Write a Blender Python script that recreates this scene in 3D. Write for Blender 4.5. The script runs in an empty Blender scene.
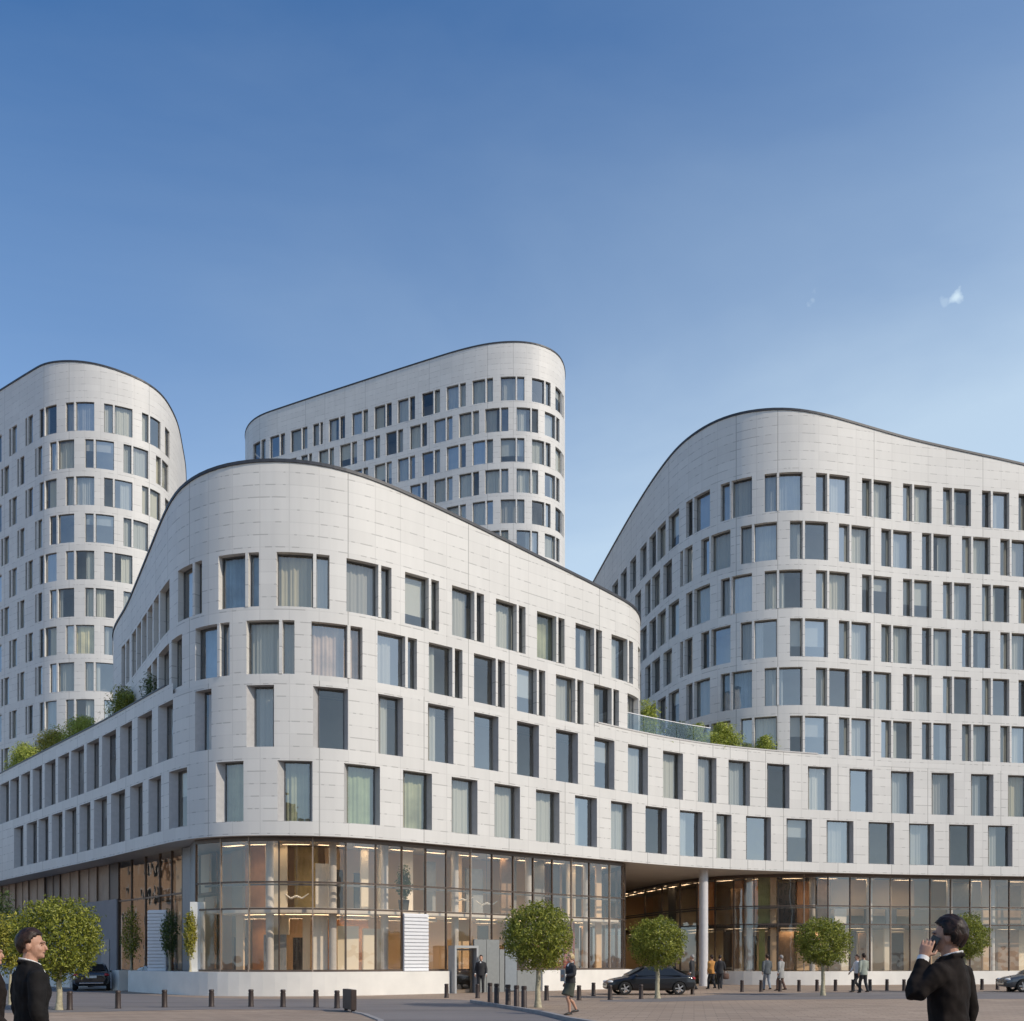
import bpy, bmesh, math, random
from mathutils import Vector, Matrix, noise
random.seed(7)
scene = bpy.context.scene
COL = scene.collection
PI = math.pi
H, F, CX, CY = 1.5, 1000.0, 512.0, 960.0      # eye height, focal length, principal point of the photograph
U = 5.17
def zu(u): return H + U*u
def ground_at(px, py):
    d = F*H/(py-CY)
    return ((px-CX)*d/F, d)
def at(px, d): return ((px-CX)*d/F, d)
def z_at(py, d): return H + (CY-py)*d/F

# ------------------------------------------------------------------ materials
class NT:
    def __init__(s, name):
        s.m = bpy.data.materials.new(name); s.m.use_nodes = True
        s.t = s.m.node_tree; s.t.nodes.clear()
        s.out = s.t.nodes.new('ShaderNodeOutputMaterial')
    def n(s, typ, **kw):
        nd = s.t.nodes.new('ShaderNode'+typ)
        for k, v in kw.items():
            if k.startswith('i_'):
                key = k[2:].replace('_', ' ')
                nd.inputs[key].default_value = v
            else: setattr(nd, k, v)
        return nd
    def l(s, a, b): s.t.links.new(a, b)
    def math(s, op, a, b=None, c=None):
        nd = s.t.nodes.new('ShaderNodeMath'); nd.operation = op
        for i, v in enumerate((a, b, c)):
            if v is None: continue
            if isinstance(v, (int, float)): nd.inputs[i].default_value = v
            else: s.l(v, nd.inputs[i])
        return nd.outputs[0]
    def mix(s, fac, a, b, blend='MIX'):
        nd = s.t.nodes.new('ShaderNodeMix'); nd.data_type = 'RGBA'; nd.blend_type = blend
        for key, v in ((0, fac), (6, a), (7, b)):
            if isinstance(v, (int, float)): nd.inputs[key].default_value = v
            elif isinstance(v, tuple): nd.inputs[key].default_value = v if len(v) == 4 else (*v, 1)
            else: s.l(v, nd.inputs[key])
        return nd.outputs[2]
    def ramp(s, fac, stops):
        nd = s.t.nodes.new('ShaderNodeValToRGB'); e = nd.color_ramp.elements
        while len(e) < len(stops): e.new(0.5)
        for i, (p, c) in enumerate(stops): e[i].position = p; e[i].color = (*c, 1)
        s.l(fac, nd.inputs[0]); return nd.outputs[0]

def simple(name, col, rough=0.6, metal=0.0, var=0.12, scale=6.0, bump=0.0, spec=0.5, coat=0.0):
    t = NT(name); b = t.n('BsdfPrincipled')
    b.inputs['Roughness'].default_value = rough; b.inputs['Metallic'].default_value = metal
    b.inputs['Specular IOR Level'].default_value = spec
    b.inputs['Coat Weight'].default_value = coat; b.inputs['Coat Roughness'].default_value = 0.05
    tc = t.n('TexCoord'); nz = t.n('TexNoise'); nz.inputs['Scale'].default_value = scale; nz.inputs['Detail'].default_value = 5
    t.l(tc.outputs['Object'], nz.inputs['Vector'])
    lo = tuple(c*(1-var) for c in col); hi = tuple(min(1, c*(1+var)) for c in col)
    t.l(t.ramp(nz.outputs['Fac'], [(0.3, lo), (0.7, hi)]), b.inputs['Base Color'])
    if bump:
        bp = t.n('Bump'); bp.inputs['Strength'].default_value = bump; bp.inputs['Distance'].default_value = 0.02
        t.l(nz.outputs['Fac'], bp.inputs['Height']); t.l(bp.outputs['Normal'], b.inputs['Normal'])
    t.l(b.outputs[0], t.out.inputs[0]); return t.m

def hair_mat(name, c0, c1):
    t = NT(name); b = t.n('BsdfPrincipled'); b.inputs['Roughness'].default_value = 0.48; b.inputs['Specular IOR Level'].default_value = 0.3
    tc = t.n('TexCoord'); mp = t.n('Mapping'); mp.inputs['Scale'].default_value = (75, 14, 26); nz = t.n('TexNoise'); nz.inputs['Scale'].default_value = 1.0; nz.inputs['Detail'].default_value = 3; nz.inputs['Distortion'].default_value = 0.6
    t.l(tc.outputs['Object'], mp.inputs[0]); t.l(mp.outputs[0], nz.inputs['Vector'])
    t.l(t.ramp(nz.outputs['Fac'], [(0.35, c0), (0.7, c1)]), b.inputs['Base Color'])
    bp = t.n('Bump'); bp.inputs['Strength'].default_value = 0.7; bp.inputs['Distance'].default_value = 0.01; t.l(nz.outputs['Fac'], bp.inputs['Height']); t.l(bp.outputs[0], b.inputs['Normal'])
    t.l(b.outputs[0], t.out.inputs[0]); return t.m

def facade_mat(name, base, pw=1.22, ph=0.517, dash=0.31):
    """white cast panels: faint broken horizontal joints, fine vertical joints, tone differs a little from panel to panel"""
    t = NT(name); b = t.n('BsdfPrincipled'); b.inputs['Roughness'].default_value = 0.55
    uv = t.n('UVMap'); sp = t.n('SeparateXYZ'); t.l(uv.outputs[0], sp.inputs[0])
    u, v = sp.outputs[0], sp.outputs[1]
    us = t.math('DIVIDE', u, pw); vs = t.math('DIVIDE', v, ph)
    fu, fv = t.math('FRACT', us), t.math('FRACT', vs)
    iu, iv = t.math('FLOOR', us), t.math('FLOOR', vs)
    cid = t.n('CombineXYZ'); t.l(iu, cid.inputs[0]); t.l(iv, cid.inputs[1])
    wn = t.n('TexWhiteNoise', noise_dimensions='2D'); t.l(cid.outputs[0], wn.inputs['Vector'])
    wc = t.n('TexWhiteNoise', noise_dimensions='1D'); t.l(iu, wc.inputs['W'])
    # vertical joints: stronger on some columns
    vj = t.math('MULTIPLY', t.math('LESS_THAN', fu, 0.035), t.math('ADD', 0.25, t.math('MULTIPLY', t.math('GREATER_THAN', wc.outputs['Value'], 0.62), 0.75)))
    # horizontal joints, broken into dashes
    dn = t.n('TexNoise'); dn.inputs['Scale'].default_value = 1.0; dn.inputs['Detail'].default_value = 1
    dv = t.n('CombineXYZ'); t.l(t.math('MULTIPLY', u, 2.3), dv.inputs[0]); t.l(t.math('MULTIPLY', iv, 7.31), dv.inputs[1]); t.l(dv.outputs[0], dn.inputs['Vector'])
    hm = t.math('GREATER_THAN', dn.outputs['Fac'], 0.53)
    hj = t.math('MULTIPLY', t.math('LESS_THAN', fv, 0.085), t.math('ADD', 0.18, t.math('MULTIPLY', hm, 0.6)))
    j = t.math('MAXIMUM', vj, hj)
    big = t.n('TexNoise'); big.inputs['Scale'].default_value = 0.35; big.inputs['Detail'].default_value = 4; t.l(uv.outputs[0], big.inputs['Vector'])
    tone = t.math('ADD', t.math('MULTIPLY', wn.outputs['Value'], 0.07), t.math('MULTIPLY', big.outputs['Fac'], 0.10))
    tone = t.math('ADD', tone, 0.90)
    st = t.n('TexNoise'); st.inputs['Scale'].default_value = 1.0; st.inputs['Detail'].default_value = 6
    sv = t.n('CombineXYZ'); t.l(t.math('MULTIPLY', u, 3.0), sv.inputs[0]); t.l(t.math('MULTIPLY', v, 0.15), sv.inputs[1]); t.l(sv.outputs[0], st.inputs['Vector'])
    tone = t.math('MULTIPLY', tone, t.math('ADD', 0.93, t.math('MULTIPLY', st.outputs['Fac'], 0.13)))
    tone = t.math('MULTIPLY', tone, t.math('SUBTRACT', 1.0, t.math('MULTIPLY', j, dash*1.35)))
    cc = t.n('CombineXYZ')
    for i in range(3): t.l(t.math('MULTIPLY', tone, base[i]), cc.inputs[i])
    t.l(cc.outputs[0], b.inputs['Base Color'])
    bp = t.n('Bump'); bp.inputs['Strength'].default_value = 0.25; bp.inputs['Distance'].default_value = 0.02
    t.l(t.math('SUBTRACT', 1.0, j), bp.inputs['Height']); t.l(bp.outputs[0], b.inputs['Normal'])
    t.l(b.outputs[0], t.out.inputs[0]); return t.m

def glass_mat(name, tint=(0.80, 0.86, 0.86), base=0.07, k=1.0, rough=0.015, wob=0.03, vary=0.0):
    t = NT(name)
    tr = t.n('BsdfTransparent'); tr.inputs[0].default_value = (*tint, 1)
    gl = t.n('BsdfGlossy'); gl.inputs['Roughness'].default_value = rough; gl.inputs[0].default_value = (0.95, 0.97, 1, 1)
    lw = t.n('LayerWeight'); lw.inputs['Blend'].default_value = 0.5
    fr = t.math('ADD', 0.04, t.math('MULTIPLY', 0.96, t.math('POWER', lw.outputs['Facing'], 5.0)))
    tc = t.n('TexCoord'); nz = t.n('TexNoise'); nz.inputs['Scale'].default_value = 0.8; nz.inputs['Detail'].default_value = 2
    t.l(tc.outputs['Object'], nz.inputs['Vector'])
    bp = t.n('Bump'); bp.inputs['Strength'].default_value = wob; bp.inputs['Distance'].default_value = 0.3
    t.l(nz.outputs['Fac'], bp.inputs['Height']); t.l(bp.outputs[0], gl.inputs['Normal'])
    f = t.math('ADD', t.math('MULTIPLY', fr, k), base)
    if vary:
        oi = t.n('ObjectInfo'); f = t.math('ADD', f, t.math('MULTIPLY', t.math('POWER', oi.outputs['Random'], 2.0), vary))
    f = t.math('MINIMUM', f, 1.0)
    mx = t.n('MixShader'); t.l(f, mx.inputs[0]); t.l(tr.outputs[0], mx.inputs[1]); t.l(gl.outputs[0], mx.inputs[2])
    t.l(mx.outputs[0], t.out.inputs[0]); return t.m

def leaf_mat(name, c0, c1, c2):
    t = NT(name); g = t.n('NewGeometry')
    col = t.ramp(g.outputs['Random Per Island'], [(0.0, c0), (0.5, c1), (1.0, c2)])
    d = t.n('BsdfPrincipled'); d.inputs['Roughness'].default_value = 0.5; t.l(col, d.inputs['Base Color'])
    tl = t.n('BsdfTranslucent'); t.l(t.mix(0.5, col, (0.25, 0.32, 0.04)), tl.inputs[0])
    mx = t.n('MixShader'); mx.inputs[0].default_value = 0.28
    t.l(d.outputs[0], mx.inputs[1]); t.l(tl.outputs[0], mx.inputs[2]); t.l(mx.outputs[0], t.out.inputs[0]); return t.m

def curtain_mat():
    t = NT('curtain_cloth'); oi = t.n('ObjectInfo')
    col = t.ramp(oi.outputs['Random'], [(0.0, (0.50, 0.48, 0.45)), (0.3, (0.78, 0.74, 0.63)), (0.55, (0.52, 0.54, 0.54)), (0.8, (0.82, 0.79, 0.70)), (1.0, (0.70, 0.61, 0.43))])
    d = t.n('BsdfDiffuse'); t.l(col, d.inputs[0]); tl = t.n('BsdfTranslucent'); t.l(col, tl.inputs[0])
    mx = t.n('MixShader'); mx.inputs[0].default_value = 0.25
    t.l(d.outputs[0], mx.inputs[1]); t.l(tl.outputs[0], mx.inputs[2]); t.l(mx.outputs[0], t.out.inputs[0]); return t.m

def paving_mat():
    t = NT('stone_paving'); b = t.n('BsdfPrincipled'); b.inputs['Roughness'].default_value = 0.8
    tc = t.n('TexCoord'); br = t.n('TexBrick'); mp = t.n('Mapping'); mp.inputs['Rotation'].default_value = (0, 0, 0.18)
    t.l(tc.outputs['Object'], mp.inputs[0]); t.l(mp.outputs[0], br.inputs['Vector'])
    br.inputs['Scale'].default_value = 1.0; br.inputs['Brick Width'].default_value = 0.6; br.inputs['Row Height'].default_value = 0.4
    br.inputs['Mortar Size'].default_value = 0.012
    br.inputs['Color1'].default_value = (0.345, 0.262, 0.195, 1); br.inputs['Color2'].default_value = (0.41, 0.318, 0.238, 1); br.inputs['Mortar'].default_value = (0.22, 0.175, 0.14, 1)
    nz = t.n('TexNoise'); nz.inputs['Scale'].default_value = 0.12; nz.inputs['Detail'].default_value = 8; t.l(tc.outputs['Object'], nz.inputs['Vector'])
    n2 = t.n('TexNoise'); n2.inputs['Scale'].default_value = 1.3; n2.inputs['Detail'].default_value = 8
    m2 = t.n('Mapping'); m2.inputs['Scale'].default_value = (0.35, 2.2, 1); t.l(tc.outputs['Object'], m2.inputs[0]); t.l(m2.outputs[0], n2.inputs['Vector'])
    c = t.mix(1.0, br.outputs['Color'], t.ramp(nz.outputs['Fac'], [(0.3, (0.78, 0.78, 0.8)), (0.7, (1.12, 1.08, 1.05))]), 'MULTIPLY')
    c = t.mix(1.0, c, t.ramp(n2.outputs['Fac'], [(0.35, (0.82, 0.82, 0.82)), (0.65, (1.06, 1.06, 1.06))]), 'MULTIPLY')
    t.l(c, b.inputs['Base Color'])
    bp = t.n('Bump'); bp.inputs['Strength'].default_value = 0.3; t.l(br.outputs['Fac'], bp.inputs['Height']); bp.invert = True
    t.l(bp.outputs[0], b.inputs['Normal']); t.l(b.outputs[0], t.out.inputs[0]); return t.m

def asphalt_mat():
    t = NT('asphalt'); b = t.n('BsdfPrincipled'); b.inputs['Roughness'].default_value = 0.75
    tc = t.n('TexCoord'); nz = t.n('TexNoise'); nz.inputs['Scale'].default_value = 0.5; nz.inputs['Detail'].default_value = 9
    mp = t.n('Mapping'); mp.inputs['Scale'].default_value = (0.4, 1.6, 1); t.l(tc.outputs['Object'], mp.inputs[0]); t.l(mp.outputs[0], nz.inputs['Vector'])
    n2 = t.n('TexNoise'); n2.inputs['Scale'].default_value = 60; t.l(tc.outputs['Object'], n2.inputs['Vector'])
    c = t.ramp(nz.outputs['Fac'], [(0.3, (0.135, 0.12, 0.118)), (0.5, (0.185, 0.168, 0.165)), (0.72, (0.225, 0.205, 0.198))])
    c = t.mix(0.3, c, t.ramp(n2.outputs['Fac'], [(0.3, (0.10, 0.09, 0.09)), (0.7, (0.27, 0.25, 0.24))]))
    t.l(c, b.inputs['Base Color']); t.l(b.outputs[0], t.out.inputs[0]); return t.m

def emit_mat(name, col, k):
    t = NT(name); e = t.n('Emission'); e.inputs[0].default_value = (*col, 1); e.inputs[1].default_value = k
    t.l(e.outputs[0], t.out.inputs[0]); return t.m
M = dict(
    lamp=emit_mat('added_warm_emitter', (1.0, 0.74, 0.47), 10.0),  # emitter of the added ground-floor lights
    facade=facade_mat('white_panel_facade', (0.66, 0.645, 0.615)),
    facade_far=facade_mat('white_panel_facade_tower', (0.65, 0.635, 0.61), dash=0.26),
    jamb=simple('grey_metal_reveal', (0.43, 0.425, 0.425), 0.5, 0.0, 0.06),
    soffit=simple('soffit_plaster', (0.55, 0.53, 0.51), 0.7, var=0.04, scale=1),
    dark_edge=simple('dark_roof_edge', (0.05, 0.052, 0.06), 0.5, 0.3, 0.15),
    roof=simple('roof_membrane', (0.22, 0.22, 0.22), 0.9),
    frame=simple('dark_window_frame', (0.15, 0.15, 0.15), 0.45, 0.3, 0.1),
    glass=glass_mat('window_glass', (0.90, 0.92, 0.90), 0.06, 1.2, wob=0.06, vary=0.26),
    shopglass=glass_mat('storefront_glass', (0.95, 0.90, 0.83), 0.035, 0.95, wob=0.05, vary=0.09),
    rail_glass=glass_mat('balustrade_glass', (0.90, 0.95, 0.97), 0.03, 0.8),
    curtain=curtain_mat(),
    slab=simple('interior_floor', (0.38, 0.37, 0.35), 0.8, var=0.05),
    mullion=simple('bronze_mullion', (0.115, 0.085, 0.068), 0.4, 0.4, 0.12),
    mullion_pale=simple('pale_bronze_mullion', (0.34, 0.27, 0.215), 0.4, 0.3, 0.12),
    plinth=simple('white_plinth_stone', (0.78, 0.75, 0.69), 0.7, var=0.06, scale=1.2),
    beige=simple('beige_interior_wall', (0.66, 0.49, 0.33), 0.8, var=0.08, scale=0.6),  # room beige, tinted peach in place of reflections on the upper glazing
    cream=simple('cream_interior_wall', (0.72, 0.65, 0.53), 0.8, var=0.06, scale=0.6),
    white_in=simple('white_interior_wall', (0.78, 0.74, 0.68), 0.8, var=0.04),
    orange=simple('orange_wood_sky_reflection', (0.58, 0.30, 0.15), 0.5, var=0.18, scale=1.5),  # wood orange, also standing in for sunset sky reflected in the glass
    olive=simple('olive_wood_panel', (0.42, 0.33, 0.16), 0.6, var=0.2, scale=1.5),
    wood=simple('brown_wood_panel', (0.30, 0.20, 0.13), 0.5, var=0.25, scale=2),
    red=simple('dull_red_panel', (0.26, 0.06, 0.04), 0.5, var=0.1),
    green_in=simple('green_interior_panel', (0.32, 0.34, 0.13), 0.6, var=0.3, scale=1.2),
    grey_in=simple('grey_interior_panel', (0.26, 0.27, 0.28), 0.6, var=0.1),
    dark_in=simple('dark_interior_door', (0.05, 0.05, 0.055), 0.4, var=0.1),
    brown_panel=simple('brown_facade_panel', (0.30, 0.22, 0.165), 0.5, var=0.2, scale=1.0),
    grey_wall=simple('grey_base_wall', (0.27, 0.255, 0.26), 0.8, var=0.06, scale=0.8),
    bluegrey=simple('bluegrey_panel', (0.23, 0.255, 0.275), 0.4, var=0.05),
    louvre=simple('white_louvre_metal', (0.74, 0.74, 0.75), 0.5, var=0.03),
    column=simple('pale_concrete_column', (0.58, 0.57, 0.57), 0.6, var=0.05),
    bollard=simple('dark_brown_bollard', (0.045, 0.03, 0.025), 0.5, 0.2, 0.2),
    greydoor=simple('grey_door_panel', (0.23, 0.24, 0.235), 0.5, var=0.06),
    whitemetal=simple('white_painted_metal', (0.72, 0.72, 0.70), 0.4, var=0.04),
    kerb=simple('kerb_stone', (0.30, 0.285, 0.28), 0.8, var=0.15, scale=3),
    paving=paving_mat(), asphalt=asphalt_mat(),
    bark=simple('pale_bark', (0.40, 0.36, 0.25), 0.9, var=0.25, scale=12, bump=0.4),
    leaf=leaf_mat('clipped_leaves', (0.075, 0.10, 0.010), (0.22, 0.24, 0.025), (0.42, 0.42, 0.07)),
    leaf_y=leaf_mat('yellowish_leaves', (0.16, 0.16, 0.02), (0.32, 0.30, 0.035), (0.50, 0.44, 0.07)),
    leaf_d=leaf_mat('dark_leaves', (0.025, 0.045, 0.015), (0.05, 0.085, 0.02), (0.09, 0.13, 0.03)),
    leaf_l=leaf_mat('lime_leaves', (0.20, 0.25, 0.03), (0.38, 0.43, 0.06), (0.55, 0.58, 0.13)),
    skin=simple('skin', (0.47, 0.26, 0.175), 0.55, var=0.10, scale=20),
    hair_dark=hair_mat('dark_brown_hair', (0.012, 0.007, 0.005), (0.05, 0.026, 0.017)),
    hair_black=hair_mat('near_black_hair', (0.008, 0.005, 0.004), (0.045, 0.022, 0.016)),
    hair_blond=hair_mat('blond_hair', (0.35, 0.25, 0.12), (0.65, 0.52, 0.30)),
    hair_grey=hair_mat('grey_hair', (0.20, 0.19, 0.18), (0.42, 0.41, 0.39)),
    suit=simple('black_suit_cloth', (0.015, 0.014, 0.014), 0.85, var=0.3, scale=14, bump=0.2, spec=0.12),
    suit_brown=simple('dark_suit_cloth', (0.018, 0.014, 0.0125), 0.85, var=0.3, scale=14, bump=0.2, spec=0.12),
    shirt=simple('white_shirt_cloth', (0.78, 0.77, 0.75), 0.8, var=0.04),
    dark_cloth=simple('charcoal_cloth', (0.03, 0.03, 0.033), 0.85, var=0.2),
    green_cloth=simple('dark_green_cloth', (0.055, 0.06, 0.045), 0.85, var=0.2),
    orange_cloth=simple('orange_jacket_cloth', (0.50, 0.24, 0.06), 0.8, var=0.15),
    slate_cloth=simple('slate_jacket_cloth', (0.10, 0.115, 0.125), 0.85, var=0.15),
    grey_cloth=simple('grey_coat_cloth', (0.30, 0.30, 0.29), 0.85, var=0.15),
    sage_cloth=simple('sage_jacket_cloth', (0.30, 0.33, 0.28), 0.85, var=0.12),
    denim=simple('faded_denim', (0.26, 0.29, 0.33), 0.85, var=0.15),
    brown_cloth=simple('brown_cloth', (0.13, 0.075, 0.055), 0.85, var=0.2),
    shoe=simple('black_shoe_leather', (0.015, 0.013, 0.012), 0.4, var=0.2),
    eye=simple('dark_eye', (0.02, 0.015, 0.012), 0.2),
    phone=simple('black_phone', (0.012, 0.012, 0.014), 0.2),
    carblack=simple('black_car_paint', (0.012, 0.013, 0.016), 0.25, 0.0, 0.05, coat=1.0),
    carblue=simple('dark_car_paint', (0.010, 0.011, 0.014), 0.3, 0.0, 0.05, coat=0.6, spec=0.3),
    cargrey=simple('grey_car_paint', (0.10, 0.105, 0.11), 0.3, 0.4, 0.05, coat=1.0),
    carsilver=simple('silver_car_paint', (0.42, 0.43, 0.44), 0.3, 0.4, 0.05, coat=1.0),
    carglass=simple('dark_car_glass', (0.015, 0.018, 0.02), 0.06, 0.0, 0.05, spec=0.5),
    tyre=simple('tyre_rubber', (0.015, 0.015, 0.015), 0.85),
    rim=simple('alloy_rim', (0.55, 0.55, 0.56), 0.3, 0.7, 0.05),
    redlight=simple('red_tail_light', (0.42, 0.03, 0.04), 0.2),
    headlight=simple('clear_headlight', (0.65, 0.67, 0.7), 0.15),
    plate=simple('white_number_plate', (0.7, 0.7, 0.68), 0.4),
    chrome=simple('chrome_trim', (0.6, 0.6, 0.62), 0.2, 0.9, 0.03),
    green_glow_tint=simple('pale_green_glow', (0.36, 0.42, 0.24), 0.8, var=0.25, scale=1.0),  # curtain colours that stand in for light from the rooms
    peach_glow_tint=simple('peach_glow_tint', (0.66, 0.47, 0.35), 0.8, var=0.3, scale=1.0),
    yellow_glow_tint=simple('straw_glow', (0.72, 0.62, 0.34), 0.8, var=0.25, scale=1.0),
    olive_glow_tint=simple('olive_glow_tint', (0.38, 0.38, 0.24), 0.8, var=0.3, scale=1.0),
    blue_sky_tint=simple('blue_sky_tint', (0.25, 0.36, 0.48), 0.8, var=0.25, scale=1.0),  # blue stands in for sky reflected in the pane
    core=simple('room_wall', (0.46, 0.44, 0.40), 0.9, var=0.25, scale=0.35),
    portal=simple('brushed_grey_metal', (0.36, 0.37, 0.37), 0.5, var=0.05),
    stone=simple('beige_stone_facade', (0.62, 0.44, 0.30), 0.8, var=0.1, scale=0.5),
    stone_b=simple('brown_stone_facade', (0.48, 0.32, 0.21), 0.8, var=0.1, scale=0.5),
    pot=simple('dark_pot', (0.06, 0.06, 0.06), 0.6),
)

# ------------------------------------------------------------------ object helpers
def tag(o, label=None, cat=None, group=None, kind=None):
    if label: o['label'] = label
    if cat: o['category'] = cat
    if group: o['group'] = group
    if kind: o['kind'] = kind
    return o
def thing(name, label, cat, loc=(0, 0, 0), group=None, rot=0.0):
    o = bpy.data.objects.new(name, None); COL.objects.link(o)
    o.location = loc; o.rotation_euler = (0, 0, rot); o.empty_display_size = 0.3
    return tag(o, label, cat, group)
def obj(name, data, mat, parent=None, world=False, smooth=None):
    """link mesh data (bmesh or mesh) as one object; world=True: the mesh is in world coordinates, keep it there"""
    if isinstance(data, bmesh.types.BMesh):
        me = bpy.data.meshes.new(name); data.to_mesh(me); data.free()
    else: me = data
    mats = mat if isinstance(mat, (list, tuple)) else [mat]
    if not me.materials:
        for m in mats: me.materials.append(m)
    if smooth is not None:
        for p in me.polygons: p.use_smooth = True
        if smooth > 0: me.set_sharp_from_angle(angle=math.radians(smooth))
    o = bpy.data.objects.new(name, me); COL.objects.link(o)
    if parent is not None:
        o.parent = parent
        if world:
            r = parent
            loc = Vector((0, 0, 0))
            while r is not None: loc += r.location; r = r.parent
            o.matrix_parent_inverse = Matrix.Translation(-loc)
    return o
def copy_tree(o, parent=None):
    c = o.copy(); COL.objects.link(c)
    if parent is not None: c.parent = parent
    for ch in list(o.children): copy_tree(ch, c)
    return c

def add_box(bm, c, s, rz=0.0, bev=0.0):
    mt = Matrix.Translation(Vector(c)) @ Matrix.Rotation(rz, 4, 'Z') @ Matrix.Diagonal((*s, 1))
    r = bmesh.ops.create_cube(bm, size=1.0, matrix=mt)
    if bev:
        es = list({e for v in r['verts'] for e in v.link_edges})
        bmesh.ops.bevel(bm, geom=es, offset=bev, segments=2, affect='EDGES', profile=0.5)
def add_tube(bm, pts, rad, n=12, flat=None, up=None):
    """closed tube through pts; rad: radius or (ra, rb) for each point"""
    pts = [Vector(p) for p in pts]; rings = []
    prev = None
    for i, p in enumerate(pts):
        a = pts[max(0, i-1)]; b = pts[min(len(pts)-1, i+1)]
        t = (b-a).normalized()
        if prev is None:
            x = Vector(up) if up else (Vector((1, 0, 0)) if abs(t.x) < 0.8 else Vector((0, 1, 0)))
        else: x = prev
        x = (x - t*x.dot(t)).normalized(); prev = x
        y = t.cross(x)
        r = rad[i] if isinstance(rad, (list, tuple)) else rad
        ra, rb = r if isinstance(r, tuple) else (r, r)
        rings.append([bm.verts.new(p + x*(ra*math.cos(2*PI*k/n)) + y*(rb*math.sin(2*PI*k/n))) for k in range(n)])
    for i in range(len(rings)-1):
        for k in range(n):
            bm.faces.new((rings[i][k], rings[i][(k+1) % n], rings[i+1][(k+1) % n], rings[i+1][k]))
    bm.faces.new(list(reversed(rings[0]))); bm.faces.new(rings[-1])
def add_ell(bm, c, r, rot=None, seg=16):
    mt = Matrix.Translation(Vector(c)) @ (rot.to_4x4() if rot else Matrix.Identity(4)) @ Matrix.Diagonal((*r, 1))
    bmesh.ops.create_uvsphere(bm, u_segments=seg, v_segments=max(6, seg*2//3), radius=1.0, matrix=mt)
def cyl(bm, c, r, h, n=20, r2=None):
    bmesh.ops.create_cone(bm, cap_ends=True, segments=n, radius1=r, radius2=r if r2 is None else r2, depth=h, matrix=Matrix.Translation(Vector((c[0], c[1], c[2]+h/2))))

# ------------------------------------------------------------------ plan curves
class Curve:
    def __init__(s, pts, step=0.25, smooth=6):
        P = [Vector((p[0], p[1])) for p in pts]; d = []
        for i in range(len(P)-1):
            p0 = P[max(0, i-1)]; p1 = P[i]; p2 = P[i+1]; p3 = P[min(len(P)-1, i+2)]
            L = (p2-p1).length; n = max(2, int(L/step))
            # centripetal-like tangents scaled to the segment
            m1 = (p2-p0)*(L/max(1e-6, (p1-p0).length+L)) if i > 0 else (p2-p1)
            m2 = (p3-p1)*(L/max(1e-6, L+(p3-p2).length)) if i < len(P)-2 else (p2-p1)
            for k in range(n):
                t = k/n; t2 = t*t; t3 = t2*t
                d.append(p1*(2*t3-3*t2+1) + m1*(t3-2*t2+t) + p2*(3*t2-2*t3) + m2*(t3-t2))
        d.append(P[-1])
        # even spacing, then smooth
        for rnd in range(2):
            acc = [0]
            for a, b in zip(d, d[1:]): acc.append(acc[-1]+(b-a).length)
            n = int(acc[-1]/step); q = []; j = 0
            for k in range(n+1):
                ss = acc[-1]*k/n
                while j < len(acc)-2 and acc[j+1] < ss: j += 1
                f = (ss-acc[j])/max(1e-9, acc[j+1]-acc[j]); q.append(d[j].lerp(d[j+1], f))
            d = q
            if rnd == 0:
                for _ in range(smooth*6):
                    d = [d[0]] + [(d[i-1]+d[i]*2+d[i+1])*0.25 for i in range(1, len(d)-1)] + [d[-1]]
        s.d = d; s.s = [0]
        for a, b in zip(d, d[1:]): s.s.append(s.s[-1]+(b-a).length)
        s.L = s.s[-1]
        s.n = []
        for i in range(len(d)):
            t = (d[min(len(d)-1, i+1)]-d[max(0, i-1)]).normalized()
            s.n.append(Vector((t.y, -t.x)))           # outward when walking left to right, towards the camera
    def _loc(s, t):
        t = min(max(t, 0), s.L); i = min(int(t/s.L*(len(s.d)-1)), len(s.d)-2)
        while i > 0 and s.s[i] > t: i -= 1
        while i < len(s.d)-2 and s.s[i+1] < t: i += 1
        return i, (t-s.s[i])/(s.s[i+1]-s.s[i])
    def P(s, t, off=0.0):
        i, f = s._loc(t); p = s.d[i].lerp(s.d[i+1], f)
        if off: p = p + s.N(t)*off
        return p
    def N(s, t):
        i, f = s._loc(t); return s.n[i].lerp(s.n[i+1], f).normalized()
    def at_px(s, px):
        best = None
        for i in range(len(s.d)-1):
            a = CX+F*s.d[i].x/s.d[i].y; b = CX+F*s.d[i+1].x/s.d[i+1].y
            if (a-px)*(b-px) <= 0 and a != b:
                f = (px-a)/(b-a); y = s.d[i].y*(1-f)+s.d[i+1].y*f
                if best is None or y < best[0]: best = (y, s.s[i]+f*(s.s[i+1]-s.s[i]))
        if best is None:
            j = min(range(len(s.d)), key=lambda i: abs(CX+F*s.d[i].x/s.d[i].y-px)); return s.s[j]
        return best[1]
    def sub(s, a, b, step=0.5):
        n = max(1, int(math.ceil((b-a)/step))); return [a+(b-a)*k/n for k in range(n+1)]

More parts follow.
